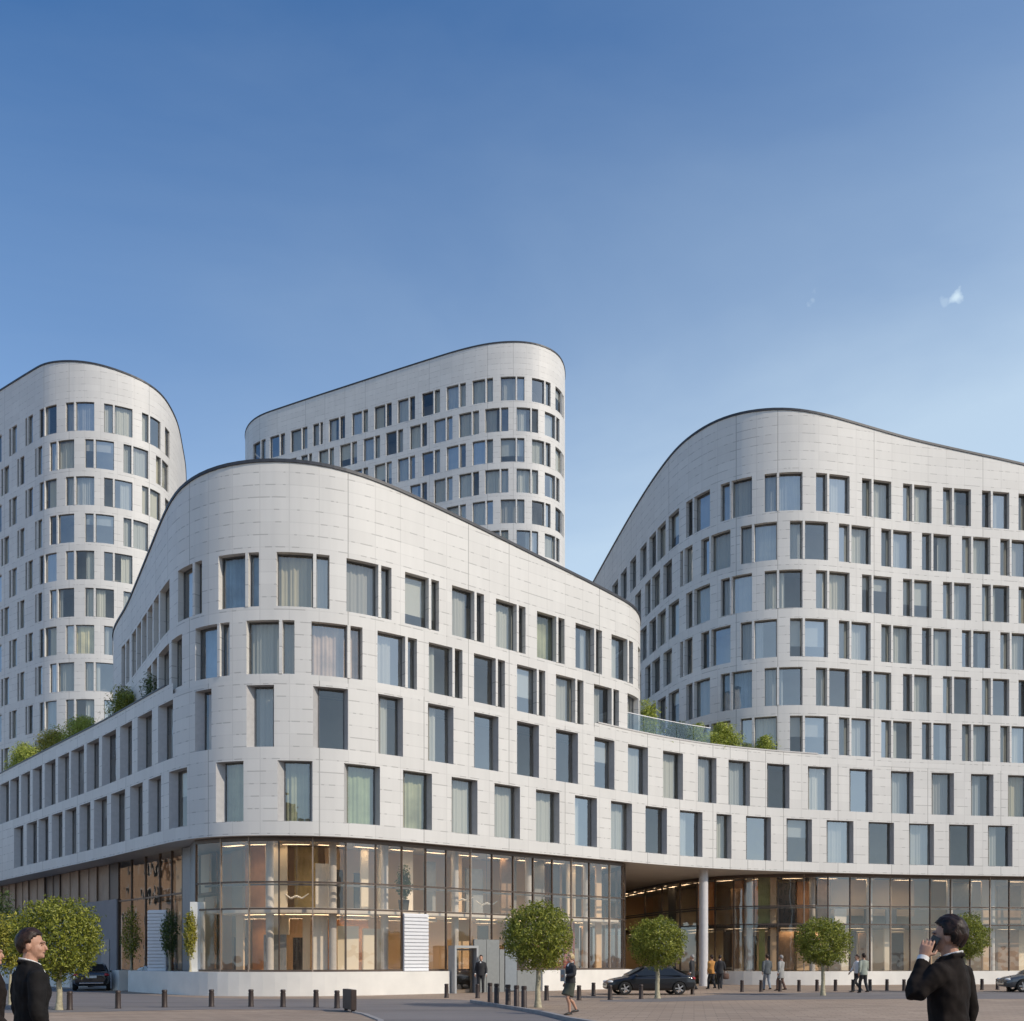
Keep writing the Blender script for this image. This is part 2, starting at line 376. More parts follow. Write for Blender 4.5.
CORN = [(0, 880.7), (50, 869.8), (102, 858.5), (150, 847.0), (178, 840.6), (200, 837.4), (225, 835.8), (251, 835.2), (280, 835.0), (309, 835.4),
        (340, 836.5), (362, 837.8), (400, 840.9), (464, 846.5), (529, 852.6), (600, 859.2), (643, 863.3), (707, 868.0), (772, 870.9), (815, 872.2), (850, 873.1), (911, 874.6), (1024, 876.3)]
cp = [at(px, U*F/(CY-y)) for px, y in CORN]
dl = (Vector(cp[0])-Vector(cp[2])).normalized(); dr = (Vector(cp[-1])-Vector(cp[-3])).normalized()
left_ext = [tuple(Vector(cp[0])+dl*k) for k in (30, 12)]
right_ext = [tuple(Vector(cp[-1])+dr*k) for k in (6, 14)]
POD = Curve(left_ext+cp+right_ext, smooth=5)
fb_mid = [tuple(POD.P(POD.at_px(x))) for x in (178, 190, 200, 212, 225, 251, 280, 309, 340, 362, 400, 464, 529, 590)]
FB = Curve([(-20.0, 62.5), (-22.0, 60.3), (-22.8, 57.1), (-20.3, 52.9), (-17.8, 48.7), (-15.6, 45.0)]+fb_mid+[(5.3, 52.05), (6.5, 53.2), (7.1, 54.7), (6.95, 56.4), (6.0, 58.8), (3.5, 62.0)], smooth=3)
rb_tail = [tuple(POD.P(POD.at_px(x))) for x in (870, 911, 960, 1010)]+[tuple(POD.P(POD.L-8)), tuple(POD.P(POD.L))]
RB = Curve([(4.8, 95), (6.3, 85.5), (7.95, 75.7), (9.0, 70.0), (9.9, 66.0), (10.75, 63.3), (12.0, 61.2), (13.3, 60.0), (14.9, 59.25), (16.6, 58.95), (18.3, 59.1)]+rb_tail, smooth=3)
LT = Curve([(-66, 100), (-52, 89.7), (-41.9, 82.1), (-40, 80.65), (-38, 79.15), (-36.5, 78.1), (-34.8, 77.5), (-33.05, 77.3), (-31.5, 77.55), (-29.75, 78.35), (-28.75, 79.2), (-28.15, 80.4), (-28.0, 82.2), (-28.15, 84.2), (-28.85, 87.5), (-29.7, 91), (-31.6, 97)], smooth=1)
CT = Curve([(-28, 114), (-29.3, 110.5), (-28.6, 107.6), (-26.9, 105.5), (-24.1, 103.95), (-14.5, 99.3), (-7.0, 95.75), (-4.6, 94.7), (-1.9, 93.85), (0.94, 93.65), (3.0, 94.25), (4.45, 95.5), (5.15, 97.5), (5.2, 100), (4, 106)], smooth=3)

# ------------------------------------------------------------------ facades
def grid_wall(name, curve, zbands, openings, ztop, mats, parent, back=(), depth=0.4, splay=(0.0, 0.0), zbot_fn=None, s_range=None, jamb_idx=0, step_top=False):
    """zbands: ascending list of z; the last band goes up to ztop(p). openings: (s0, s1, z0, z1, [(fin0, fin1)...])."""
    bm = bmesh.new(); uvl = bm.loops.layers.uv.new('UVMap')
    a, b = s_range or (0, curve.L)
    S = set(round(x, 4) for x in curve.sub(a, b, 0.6))
    for o in openings:
        for x in (o[0], o[1]): S.add(round(x, 4))
    S = sorted(S); T = [S[0]]
    keep = {round(x, 4) for o in openings for x in (o[0], o[1])}
    for x in S[1:]:
        if x-T[-1] < 0.06 and x not in keep: continue
        if x-T[-1] < 0.06 and T[-1] not in keep: T[-1] = x; continue
        T.append(x)
    S = T
    vc = {}
    def V(x, z, off=0.0):
        k = (round(x, 4), round(z, 3), round(off, 3))
        if k not in vc:
            p = curve.P(x, off); vc[k] = bm.verts.new((p.x, p.y, z))
        return vc[k]
    def quad(vs, uvs, mi=0):
        try: f = bm.faces.new(vs)
        except ValueError: return
        f.material_index = mi
        for lp, q in zip(f.loops, uvs): lp[uvl].uv = q
    Z = list(zbands)
    for i in range(len(S)-1):
        s0, s1 = S[i], S[i+1]; sm = (s0+s1)/2
        zt0, zt1 = (ztop(sm), ztop(sm)) if step_top else (ztop(s0), ztop(s1))
        for j in range(len(Z)):
            z0 = Z[j]
            if j < len(Z)-1: za = zb = Z[j+1]
            else: za, zb = zt0, zt1
            if zbot_fn and z0 < zbot_fn(sm)-0.01: continue
            if za <= z0+0.001: continue
            zm = (z0+za)/2
            if j < len(Z)-1 and any(o[0]-1e-3 < sm < o[1]+1e-3 and o[2]-1e-3 < zm < o[3]+1e-3 for o in openings): continue
            quad((V(s0, z0), V(s1, z0), V(s1, zb), V(s0, za)), ((s0, z0), (s1, z0), (s1, zb), (s0, za)))
    sl, sr = splay
    for o in openings:
        s0, s1, z0, z1, fins = o
        xs = [x for x in S if s0-1e-3 <= x <= s1+1e-3]
        def inn(x):
            f = (x-s0)/(s1-s0); return s0+sl+(s1-sr-s0-sl)*f
        D = -depth
        def W(x, z): return V(inn(x), z, D)
        for xa, xb in zip(xs, xs[1:]):
            quad((V(xa, z0), W(xa, z0), W(xb, z0), V(xb, z0)), ((xa, z0), (xa, z0+.1), (xb, z0+.1), (xb, z0)), 0)
            quad((V(xa, z1), V(xb, z1), W(xb, z1), W(xa, z1)), ((xa, z1), (xb, z1), (xb, z1+.1), (xa, z1+.1)), jamb_idx)
        quad((V(s0, z0), V(s0, z1), W(s0, z1), W(s0, z0)), ((s0, z0), (s0, z1), (s0+.2, z1), (s0+.2, z0)), jamb_idx)
        quad((V(s1, z0), W(s1, z0), W(s1, z1), V(s1, z1)), ((s1, z0), (s1+.2, z0), (s1+.2, z1), (s1, z1)), jamb_idx)
        for f0, f1 in fins:
            ring = []
            for x, off in ((f0, D), (f0, 0.025), (f1, 0.025), (f1, D)):
                pp = curve.P(x, off); ring.append((pp, x))
            lo = [bm.verts.new((p.x, p.y, z0-0.0)) for p, _ in ring]; hi = [bm.verts.new((p.x, p.y, z1)) for p, _ in ring]
            for k in range(3):
                quad((lo[k], lo[k+1], hi[k+1], hi[k]), [(f0+.3*k, z0), (f0+.3*k+.1, z0), (f0+.3*k+.1, z1), (f0+.3*k, z1)])
            quad((lo[3], lo[2], lo[1], lo[0]), [(f0, z0)]*4)
    if back:
        pts = [curve.P(b)]+[Vector(q) for q in back]+[curve.P(a)]
        for p, q in zip(pts, pts[1:]):
            zz = zbot_fn(b) if zbot_fn else Z[0]
            vs = [bm.verts.new((p.x, p.y, zz)), bm.verts.new((q.x, q.y, zz)), bm.verts.new((q.x, q.y, back_top(q))), bm.verts.new((p.x, p.y, back_top(p)))]
            quad(vs, ((0, zz), (5, zz), (5, 30), (0, 30)))
    bmesh.ops.remove_doubles(bm, verts=bm.verts, dist=0.002)
    bmesh.ops.recalc_face_normals(bm, faces=bm.faces) if False else None
    return obj(name, bm, mats, parent, world=True, smooth=28)
back_top = None

def ribbon(bm, curve, a, b, off, z0, z1, step=0.5, thick=0.0):
    """a strip that follows the curve; with thickness it becomes a bar"""
    xs = curve.sub(a, b, step); rows = []
    offs = (off, off-thick) if thick else (off,)
    for x in xs:
        r = []
        for o in offs:
            p = curve.P(x, o); r += [bm.verts.new((p.x, p.y, z0)), bm.verts.new((p.x, p.y, z1))]
        rows.append(r)
    for r, q in zip(rows, rows[1:]):
        bm.faces.new((r[0], q[0], q[1], r[1]))
        if thick:
            bm.faces.new((q[2], r[2], r[3], q[3])); bm.faces.new((r[1], q[1], q[3], r[3])); bm.faces.new((q[0], r[0], r[2], q[2]))
    if thick:
        r, q = rows[0], rows[-1]
        bm.faces.new((r[2], r[0], r[1], r[3])); bm.faces.new((q[0], q[2], q[3], q[1]))
def polygon(bm, pts, z):
    vs = [bm.verts.new((p[0], p[1], z if isinstance(z, (int, float)) else z(p))) for p in pts]
    f = bm.faces.new(vs); bmesh.ops.triangulate(bm, faces=[f])
def plate(bm, curve, a, b, o0, o1, z, step=0.5):
    xs = curve.sub(a, b, step); rows = []
    for x in xs:
        p, q = curve.P(x, o0), curve.P(x, o1); rows.append((bm.verts.new((p.x, p.y, z)), bm.verts.new((q.x, q.y, z))))
    for r, q in zip(rows, rows[1:]): bm.faces.new((r[0], q[0], q[1], r[1]))

# windows whose curtain colour stands in for lit rooms and reflected sky
TINTED = [(363, 793, 'green_glow_tint'), (203, 720, 'peach_glow_tint'), (336, 648, 'peach_glow_tint'), (98, 641, 'yellow_glow_tint'), (81, 641, 'yellow_glow_tint'), (232, 792, 'olive_glow_tint'), (295, 791, 'olive_glow_tint'), (552, 635, 'olive_glow_tint'), (417, 800, 'olive_glow_tint'), (205, 650, 'blue_sky_tint'), (238, 580, 'blue_sky_tint'), (777, 736, 'blue_sky_tint'), (729, 690, 'blue_sky_tint')]
def make_window(parent, curve, s0, s1, z0, z1, depth, fins, rng, fr=0.05, curtain_p=0.86, blind_p=0.10):
    D = -depth
    ss = [s0, s0+fr]; holes = []
    edges = [s0]+[x for f in fins for x in f]+[s1]
    spans = [(edges[i], edges[i+1]) for i in range(0, len(edges), 2)]
    ss = []
    for a, b in spans: ss += [a, a+fr]+[x for x in curve.sub(a+fr, b-fr, 0.7)[1:-1]]+[b-fr, b]
    zs = [z0, z0+fr, z1-fr, z1]
    bm = bmesh.new(); vc = {}
    def V(i, j, k):
        key = (i, j, k)
        if key not in vc:
            p = curve.P(ss[i], D+(0.045 if k == 0 else 0.0)); vc[key] = bm.verts.new((p.x, p.y, zs[j]))
        return vc[key]
    def hole(i, j):
        if j != 1 or i < 0 or i >= len(ss)-1: return False
        m = (ss[i]+ss[i+1])/2
        return any(a+fr < m < b-fr for a, b in spans)
    for i in range(len(ss)-1):
        for j in range(3):
            if not hole(i, j):
                bm.faces.new((V(i, j, 0), V(i+1, j, 0), V(i+1, j+1, 0), V(i, j+1, 0)))
                for (di, dj, e) in ((1, 0, ((i+1, j), (i+1, j+1))), (-1, 0, ((i, j+1), (i, j))), (0, 1, ((i+1, j+1), (i, j+1))), (0, -1, ((i, j), (i+1, j)))):
                    if hole(i+di, j+dj):
                        (a0, b0), (a1, b1) = e
                        bm.faces.new((V(a0, b0, 0), V(a0, b0, 1), V(a1, b1, 1), V(a1, b1, 0)))
    w = obj('window', bm, M['frame'], parent, world=True)
    for a, b in spans:
        bm = bmesh.new(); ribbon(bm, curve, a+fr*0.5, b-fr*0.5, D+0.012, z0+fr*0.5, z1-fr*0.5, 0.7)
        o = obj('pane', bm, M['glass'], w, smooth=0); o.matrix_parent_inverse = w.matrix_parent_inverse
        o.parent = w; o.matrix_parent_inverse = Matrix.Identity(4)
    r = rng.random()
    pc = curve.P((s0+s1)/2); wx, wy = CX+F*pc.x/pc.y, CY-F*((z0+z1)/2-H)/pc.y
    tint = next((m for x, y, m in TINTED if abs(wx-x) < 13 and abs(wy-y) < 16), None)
    if tint: r = 0.1
    cover = []
    L = s1-s0
    if r < 0.48: cover = [(s0, s1)]
    elif r < 0.48+0.2: cover = [(s0, s0+L*rng.uniform(.3, .7))]
    elif r < curtain_p: cover = [(s1-L*rng.uniform(.25, .6), s1)]
    elif r < curtain_p+blind_p:
        bm = bmesh.new(); ribbon(bm, curve, s0, s1, D-0.12, z1-(z1-z0)*rng.uniform(.3, .75), z1, 0.6)
        obj('blind', bm, M['curtain'], w)
    for a, b in cover:
        bm = bmesh.new(); n = max(6, int((b-a)/0.055)); ph = rng.random()*6; rows = []
        for k in range(n+1):
            x = a+(b-a)*k/n; off = D-0.20+0.035*math.sin(k*1.9+ph)+0.03*math.sin(k*0.63+ph*2)
            p = curve.P(x, off); rows.append((bm.verts.new((p.x, p.y, z0-0.05)), bm.verts.new((p.x, p.y, z1))))
        for p, q in zip(rows, rows[1:]): bm.faces.new((p[0], q[0], q[1], p[1]))
        obj('curtain', bm, M[tint or 'curtain'], w, smooth=0)
    return w
def local(bm, p, rz): bmesh.ops.transform(bm, matrix=Matrix.Translation(p) @ Matrix.Rotation(rz, 4, 'Z'), verts=bm.verts)
# ------------------------------------------------------------------ buildings
rng = random.Random(11)
def spans(curve, lst, minw=0.5):
    out = []
    for x0, x1 in lst:
        a, b = curve.at_px(x0), curve.at_px(x1)
        if b-a < minw: m = (a+b)/2; a, b = m-minw/2, m+minw/2
        out.append((a, b))
    out.sort(); res = []
    for a, b in out:
        if res and a < res[-1][1]+0.25: a = res[-1][1]+0.25
        if b-a > 0.35: res.append((a, b))
    return res
def fin_at(a, b, frac, w=0.13):
    if b-a < 1.0: return []
    m = a+(b-a)*frac; return [(m-w/2, m+w/2)]
def px_of(p, z): return CX+F*p.x/p.y, CY-F*(z-H)/p.y
FB_ROOF = [(100, 700), (113, 641), (129, 591), (156, 516), (170, 484), (200, 469), (244, 462), (294, 464), (335, 471), (394, 491), (496, 540), (537, 558.6), (586, 581), (614, 593.5), (633, 607), (643, 622), (646, 641)]
def fb_roof(px):
    if px < 100 or px > 646: return 1e9
    for (a, ya), (b, yb) in zip(FB_ROOF, FB_ROOF[1:]):
        if a <= px <= b: return ya+(yb-ya)*(px-a)/(b-a)
def roof_edge(parent, curve, ztop, h=0.11, out=0.05, thick=0.3, back=()):
    bm = bmesh.new(); rows = []
    for x in curve.sub(0, curve.L, 0.5):
        p, q = curve.P(x, out), curve.P(x, out-thick); z = ztop(x)
        rows.append([bm.verts.new((p.x, p.y, z-0.02)), bm.verts.new((p.x, p.y, z+h)), bm.verts.new((q.x, q.y, z+h)), bm.verts.new((q.x, q.y, z-0.02))])
    for r, q in zip(rows, rows[1:]):
        for k in range(4): bm.faces.new((r[k], q[k], q[(k+1) % 4], r[(k+1) % 4]))
    bm.faces.new(rows[0]); bm.faces.new(list(reversed(rows[-1])))
    bmesh.ops.recalc_face_normals(bm, faces=bm.faces)
    obj('roof_edge', bm, M['dark_edge'], parent, world=True)
def slab(parent, name, curve, back, z, mat, off=-0.44):
    bm = bmesh.new(); pts = [curve.P(x, off) for x in curve.sub(0, curve.L, 1.0)]+[Vector(q) for q in back]
    polygon(bm, pts, z); return obj(name, bm, mat, parent, world=True)

def block(root, curve, back, rows, ztop_xy, zbot, mats, depth, fr, wname='wall', keep=None, splay=(0, 0), jamb=0, slabs=True):
    """rows: (u0, u1, px list, fin fraction or None)"""
    global back_top
    back_top = lambda p: ztop_xy(p)
    ops = []; Z = {round(zbot, 3)}
    for u0, u1, lst, frac in rows:
        z0, z1 = round(zu(u0), 3), round(zu(u1), 3); Z |= {z0, z1}
        for a, b in lst:
            ops.append((a, b, z0, z1, fin_at(a, b, frac) if frac and not (curve is not CT and curve.N((a+b)/2).x < (-0.72 if curve is FB else -0.9)) else []))
    vis = [o for o in ops if keep is None or keep(*px_of(curve.P((o[0]+o[1])/2), (o[2]+o[3])/2))]
    grid_wall(wname, curve, sorted(Z), vis, lambda s: ztop_xy(curve.P(s)), mats, root, back, depth, splay, jamb_idx=jamb)
    for a, b, z0, z1, fins in vis:
        make_window(root, curve, a+splay[0], b-splay[1], z0, z1, depth, fins, rng, fr)
    if slabs:
        for u0, u1, lst, frac in rows: slab(root, 'floor_slab', curve, back, zu(u0)-0.13, M['slab'])
    bm = bmesh.new(); ribbon(bm, curve, 0.5, curve.L-0.5, -2.6, max(zbot, 12.5), zu(rows[0][1])+0.3, 1.0); obj('core_wall', bm, M['core'], root, world=True)
    bm = bmesh.new(); pts = [curve.P(x, -0.15) for x in curve.sub(0, curve.L, 0.8)]+[Vector(q) for q in back]
    polygon(bm, pts, lambda p: ztop_xy(p)-0.12); obj('roof', bm, M['roof'], root, world=True)
    roof_edge(root, curve, lambda s: ztop_xy(curve.P(s)))
    return len(vis)

ZF = zu(2.25); ZC = zu(1.0); ZP = zu(2.345)
# --- front building: podium + rounded front block
front = thing('office_building', 'white curved office building with glazed ground floor, its rounded corner facing the square', 'building', (-10.0, 43.0, 0))
R3 = [(0, 9), (10, 19), (21, 30), (32.6, 42), (44.6, 55.5), (58, 69), (71, 84), (86.6, 99), (102, 116), (120, 132), (137.5, 152), (158, 173), (195, 211.5), (246.5, 274), (313, 348), (378, 403), (428, 453.5), (474, 498.5), (517, 539), (556, 578), (594.5, 614.5), (628, 648), (663, 683), (698, 716.5), (728.5, 750), (767, 789.5), (808, 831), (849.5, 872.5), (891, 913.5), (931.5, 954), (971, 993.5), (1008, 1031)]
R4 = [(14, 23.4), (26.7, 37), (38.5, 48.4), (51.7, 62.4), (65, 76.4), (79.5, 90.4), (94, 107), (111, 125), (130, 142.6), (148.5, 161), (169, 187), (216, 243.5), (277.5, 312.5), (344, 380), (403, 432), (451.6, 477.5), (494.5, 520), (536, 559.5), (575, 597), (611, 632), (645.5, 667), (680, 702.5), (716.5, 731.5), (746, 771), (786.5, 812), (826.5, 853.5), (868.5, 894), (909, 934), (949, 974), (988, 1012.5)]
pod_back = [(47, 120), (-62, 124)]
f0, f1, f2 = POD.at_px(174), POD.at_px(594), POD.at_px(832)
def pod_top(s): return ZF if (f0 < s < f1 or s > f2) else ZP
r3, r4 = spans(POD, R3, 0.9), spans(POD, R4, 0.9)
Zs = sorted({round(v, 3) for v in (ZC, zu(1.115), zu(1.60), zu(1.71), zu(2.205))})
pops = [(a, b, round(zu(1.71), 3), round(zu(2.205), 3), []) for a, b in r3]+[(a, b, round(zu(1.115), 3), round(zu(1.60), 3), []) for a, b in r4]
back_top = lambda p: ZP
grid_wall('podium_wall', POD, Zs, pops, pod_top, [M['facade'], M['jamb']], front, pod_back, 0.36, (0.24, 0.08), jamb_idx=1, step_top=True)
for a, b, z0, z1, _ in pops: make_window(front, POD, a+0.24, b-0.08, z0, z1, 0.36, [], rng, 0.038, 0.62, 0.2)
bm = bmesh.new(); ribbon(bm, POD, 0.5, POD.L-0.5, -2.9, ZC+0.4, ZF, 1.0); obj('core_wall', bm, M['core'], front, world=True)
slab(front, 'floor_slab', POD, pod_back, zu(1.655), M['slab'], -0.56)
slab(front, 'floor_slab', POD, pod_back, ZC+0.35, M['slab'], -0.56)
slab(front, 'soffit', POD, pod_back, ZC+0.012, M['soffit'], -0.02)
slab(front, 'terrace_roof', POD, pod_back, ZF+0.02, M['roof'], -0.3)
for a, b in ((0, f0), (f1, f2)):                                   # parapet back and coping round the terraces
    bm = bmesh.new(); ribbon(bm, POD, a+0.3, b-0.95, 0.03, ZP+0.003, ZP+0.075, 0.5, 0.36); obj('parapet_coping', bm, M['dark_edge' if a == 0 else 'soffit'], front, world=True)
FB1 = [(121.5, 125), (126, 129.4), (131.7, 136), (137, 141), (142, 146.6), (147.2, 152.5), (153.2, 158.7), (160, 169.5), (178, 202), (218.5, 259), (276.5, 329.5), (346.5, 391.5), (405, 439), (452, 484), (496, 525.6), (537, 564.6), (575.5, 602), (611.5, 633), (638, 645.6)]
FB2 = [(147, 151.3), (152, 157), (158.7, 169), (171.5, 182), (195.5, 229.5), (246.5, 294.5), (311.5, 362.5), (377.5, 417), (428.8, 462.5), (474, 505), (517, 545.3), (556, 583.5), (594, 619), (627.5, 640)]
fbz = lambda p: zu(3.99-0.031*(p[1]-41.7))
nfb = block(front, FB, [], [(2.839, 3.274, spans(FB, FB1, 0.8), 0.72), (2.297, 2.728, spans(FB, FB2, 0.8), 0.72)], fbz, ZF, [M['facade']], 0.30, 0.038, wname='front_block_wall')

# --- right block
right = thing('office_building', 'white office block on the right, six storeys of paired windows rising behind the planted terrace', 'building', (24.0, 66.0, 0))
RBo = [(612, 618), (620.7, 626.7), (630, 636), (640, 646.6), (649.3, 656), (657.3, 665.7), (668.6, 679), (686, 710), (720.6, 752), (764.6, 802.6), (816, 849.6), (862, 891.3), (903, 931.6), (943, 971), (982, 1009.3), (1018.5, 1046)]
RBe = [(616, 622), (625, 631.5), (635, 641), (645, 650.5), (651.5, 660), (663.3, 672), (680, 692.5), (701, 730.5), (740.6, 777), (790, 828), (839, 870.8), (881.3, 911.7), (922, 951), (962, 990.3), (1000.3, 1029)]
rbo, rbe = spans(RB, RBo, 0.9), spans(RB, RBe, 0.9)
rbz = lambda p: zu(6.3-0.0205*(p[0]-15.5)-0.0179*(p[1]-58.7))
rrows = [(5.57-0.556*k-0.437, 5.57-0.556*k, rbo if k % 2 == 0 else rbe, 0.35) for k in range(6)]
nrb = block(right, RB, [(48, 92)], rrows, rbz, ZF, [M['facade']], 0.28, 0.035, keep=lambda x, y: x > 636 or y < fb_roof(x)+6)

# --- left tower
left = thing('office_tower', 'white office tower with narrow rounded end behind the planted left wing', 'tower', (-40.0, 88.0, 0))
LTo = [(-7, 1.5), (9, 16.8), (25.3, 32.8), (39.5, 56.6), (65.7, 94.3), (104, 132.5), (142, 160.5), (165, 169.8)]
LTe = [(1, 9), (17.2, 24.4), (35, 42.2), (49.7, 74.2), (85, 114), (123.5, 148.3), (156, 168.6)]
lto, lte = spans(LT, LTo, 0.9), spans(LT, LTe, 0.9)
ltz = lambda p: zu(8.93-0.022*(p[0]+33)-0.016*(p[1]-77.4))
lrows = [(8.35-0.556*k-0.431, 8.35-0.556*k, lto if k % 2 == 0 else lte, 0.34) for k in range(11)]
def lt_keep(x, y):
    if y > 790-x*0.42: return False
    for (a, ya), (b, yb) in zip(FB_ROOF[:5], FB_ROOF[1:5]):
        if ya >= y >= yb and x > a+(b-a)*(y-ya)/(yb-ya)+14: return False
    return y <= 641 or x < 128
nlt = block(left, LT, [(-58, 108)], lrows, ltz, 12.0, [M['facade_far']], 0.15, 0.035, keep=lt_keep)

# --- tower behind
rear = thing('office_tower', 'white office tower rising in the middle of the picture behind the front building', 'tower', (-10.0, 104.0, 0))
CTo = [(253, 265.6), (269.9, 285), (290.8, 307.4), (313, 323), (329, 345), (352, 368), (374.5, 391.7), (397.7, 415), (422, 440), (446.5, 465.8), (472.4, 493), (500.6, 524.5), (532, 550.6), (555.4, 563.7)]
CTe = [(276.5, 296.4), (301, 312), (318.7, 334), (340, 357), (363.5, 380), (386, 403), (410, 427), (434, 452.5), (459, 479), (485, 508.4), (516.6, 538.2), (544.8, 559.5)]
cto, cte = spans(CT, CTo, 0.8), spans(CT, CTe, 0.8)
ctz = lambda p: zu(11.19-0.01*(p[1]-93.7))
crows = [(10.574-0.556*k-0.433, 10.574-0.556*k, cto if k % 2 == 0 else cte, 0.66) for k in range(8)]
nct = block(rear, CT, [(-8, 120)], crows, ctz, 12.0, [M['facade_far']], 0.22, 0.035, keep=lambda x, y: y < fb_roof(x)+8)
print('windows', len(pops), nfb, nrb, nlt, nct)

# ------------------------------------------------------------------ glazed ground floor of the front building
def bay_glass(parent, curve, marks, z0, z1, thin=0.06, deep=0.14, pale=()):
    for i, s in enumerate(marks):
        bm = bmesh.new(); p = curve.P(s, -deep/2+0.05); n = curve.N(s); add_box(bm, (p.x, p.y, (z0+z1)/2), (thin, deep, z1-z0), math.atan2(n.y, n.x)-PI/2)
        obj('mullion', bm, M['mullion_pale' if i in pale else 'mullion'], parent, world=True)
    for a, b in zip(marks, marks[1:]):
        bm = bmesh.new(); ribbon(bm, curve, a+thin/2, b-thin/2, 0.0, z0, z1, 0.6); obj('glass_panel', bm, M['shopglass'], parent, world=True, smooth=0)
def bar(parent, name, curve, a, b, off, z0, z1, thick, mat):
    bm = bmesh.new(); ribbon(bm, curve, a, b, off, z0, z1, 0.5, thick); return obj(name, bm, mat, parent, world=True)
def panel(parent, curve, a, b, off, z0, z1, mat, thick=0.12, name='interior_panel'):
    return bar(parent, name, curve, a, b, off, z0, z1, thick, mat)
sP = POD.at_px
ZT = ZC-0.02                                   # head of the glazing
Z1 = 1.0                                       # top of the plinth
# main glazing: follows the podium line 0.45 m inside, then turns in at its right end
gl_pts = [tuple(POD.P(s, -0.45)) for s in POD.sub(sP(187), sP(630), 1.0)]+[(6.1, 54.2), (5.9, 56.0), (4.9, 60.0), (3.6, 66.0)]
G1 = Curve(gl_pts, smooth=1)
marks = [G1.at_px(x) for x in (196, 221, 249, 279, 312.7, 345.7, 375.6, 401.7, 425.5, 446, 470.5, 491.7, 512.8, 532.8, 552, 571.4, 589, 609.4, 622)]
endS = G1.at_px(633); marks += [endS]+[endS+2.2*k for k in range(1, 6) if endS+2.2*k < G1.L]
bay_glass(front, G1, marks, Z1, ZT, 0.052, 0.12, pale=(1, 2, 4, 10, 15, 17))
for z in (3.62, 4.74): bar(front, 'transom', G1, marks[0], marks[-1], 0.04, z, z+0.07, 0.12, M['mullion'])
bar(front, 'transom', G1, marks[0], marks[-1], 0.05, ZT-0.16, ZT+0.02, 0.16, M['mullion'])
bar(front, 'transom', G1, marks[0], marks[-1], 0.05, Z1, Z1+0.09, 0.16, M['mullion'])
# mezzanine floor, ground floor and the rooms behind the glass
for z, nm in ((3.72, 'mezzanine_floor'), (0.98, 'ground_floor_slab')):
    bm = bmesh.new(); ribbon(bm, G1, marks[0], marks[-1]-2, -0.32, z-0.22, z, 0.6, 3.6); obj(nm, bm, M['white_in'], front, world=True)
bar(front, 'interior_wall', G1, marks[0], marks[-1]-2, -3.9, 0.7, ZC, 0.2, M['beige'])
def lamps(parent, crv, a, b, off, z, n):  # added lights for the warm interior glow; the housing lip hides the emitter
    for k in range(n):
        s = a+(b-a)*(k+0.5)/n; p = crv.P(s, off); nn = crv.N(s); bm = bmesh.new()
        rz = math.atan2(nn.y, nn.x)-PI/2; w, dd, hh, th = 1.2, 0.34, 0.17, 0.02
        A = [(-w/2, -dd/2), (w/2, -dd/2), (w/2, dd/2), (-w/2, dd/2)]; B = [(-w/2+th, -dd/2+th), (w/2-th, -dd/2+th), (w/2-th, dd/2-th), (-w/2+th, dd/2-th)]
        R = [[bm.verts.new((q[0], q[1], zz)) for q in L] for L, zz in ((A, 0), (A, -hh), (B, -hh), (B, -0.015))]
        for r0, r1 in zip(R, R[1:]):
            for k2 in range(4): bm.faces.new((r0[k2], r0[(k2+1) % 4], r1[(k2+1) % 4], r1[k2]))
        local(bm, (p.x, p.y, z), rz); hs = obj('added_ceiling_lamp', bm, M['soffit'], parent, world=True)
        bm = bmesh.new(); add_box(bm, (0, 0, -0.03), (w-0.07, dd-0.07, 0.02)); local(bm, (p.x, p.y, z), rz); obj('added_lamp_emitter', bm, M['lamp'], hs)
lamps(front, G1, marks[0], endS+2, -1.3, ZC-0.01, 14); lamps(front, G1, marks[0], endS+2, -2.2, 3.49, 14)
def sg(x): return G1.at_px(x)
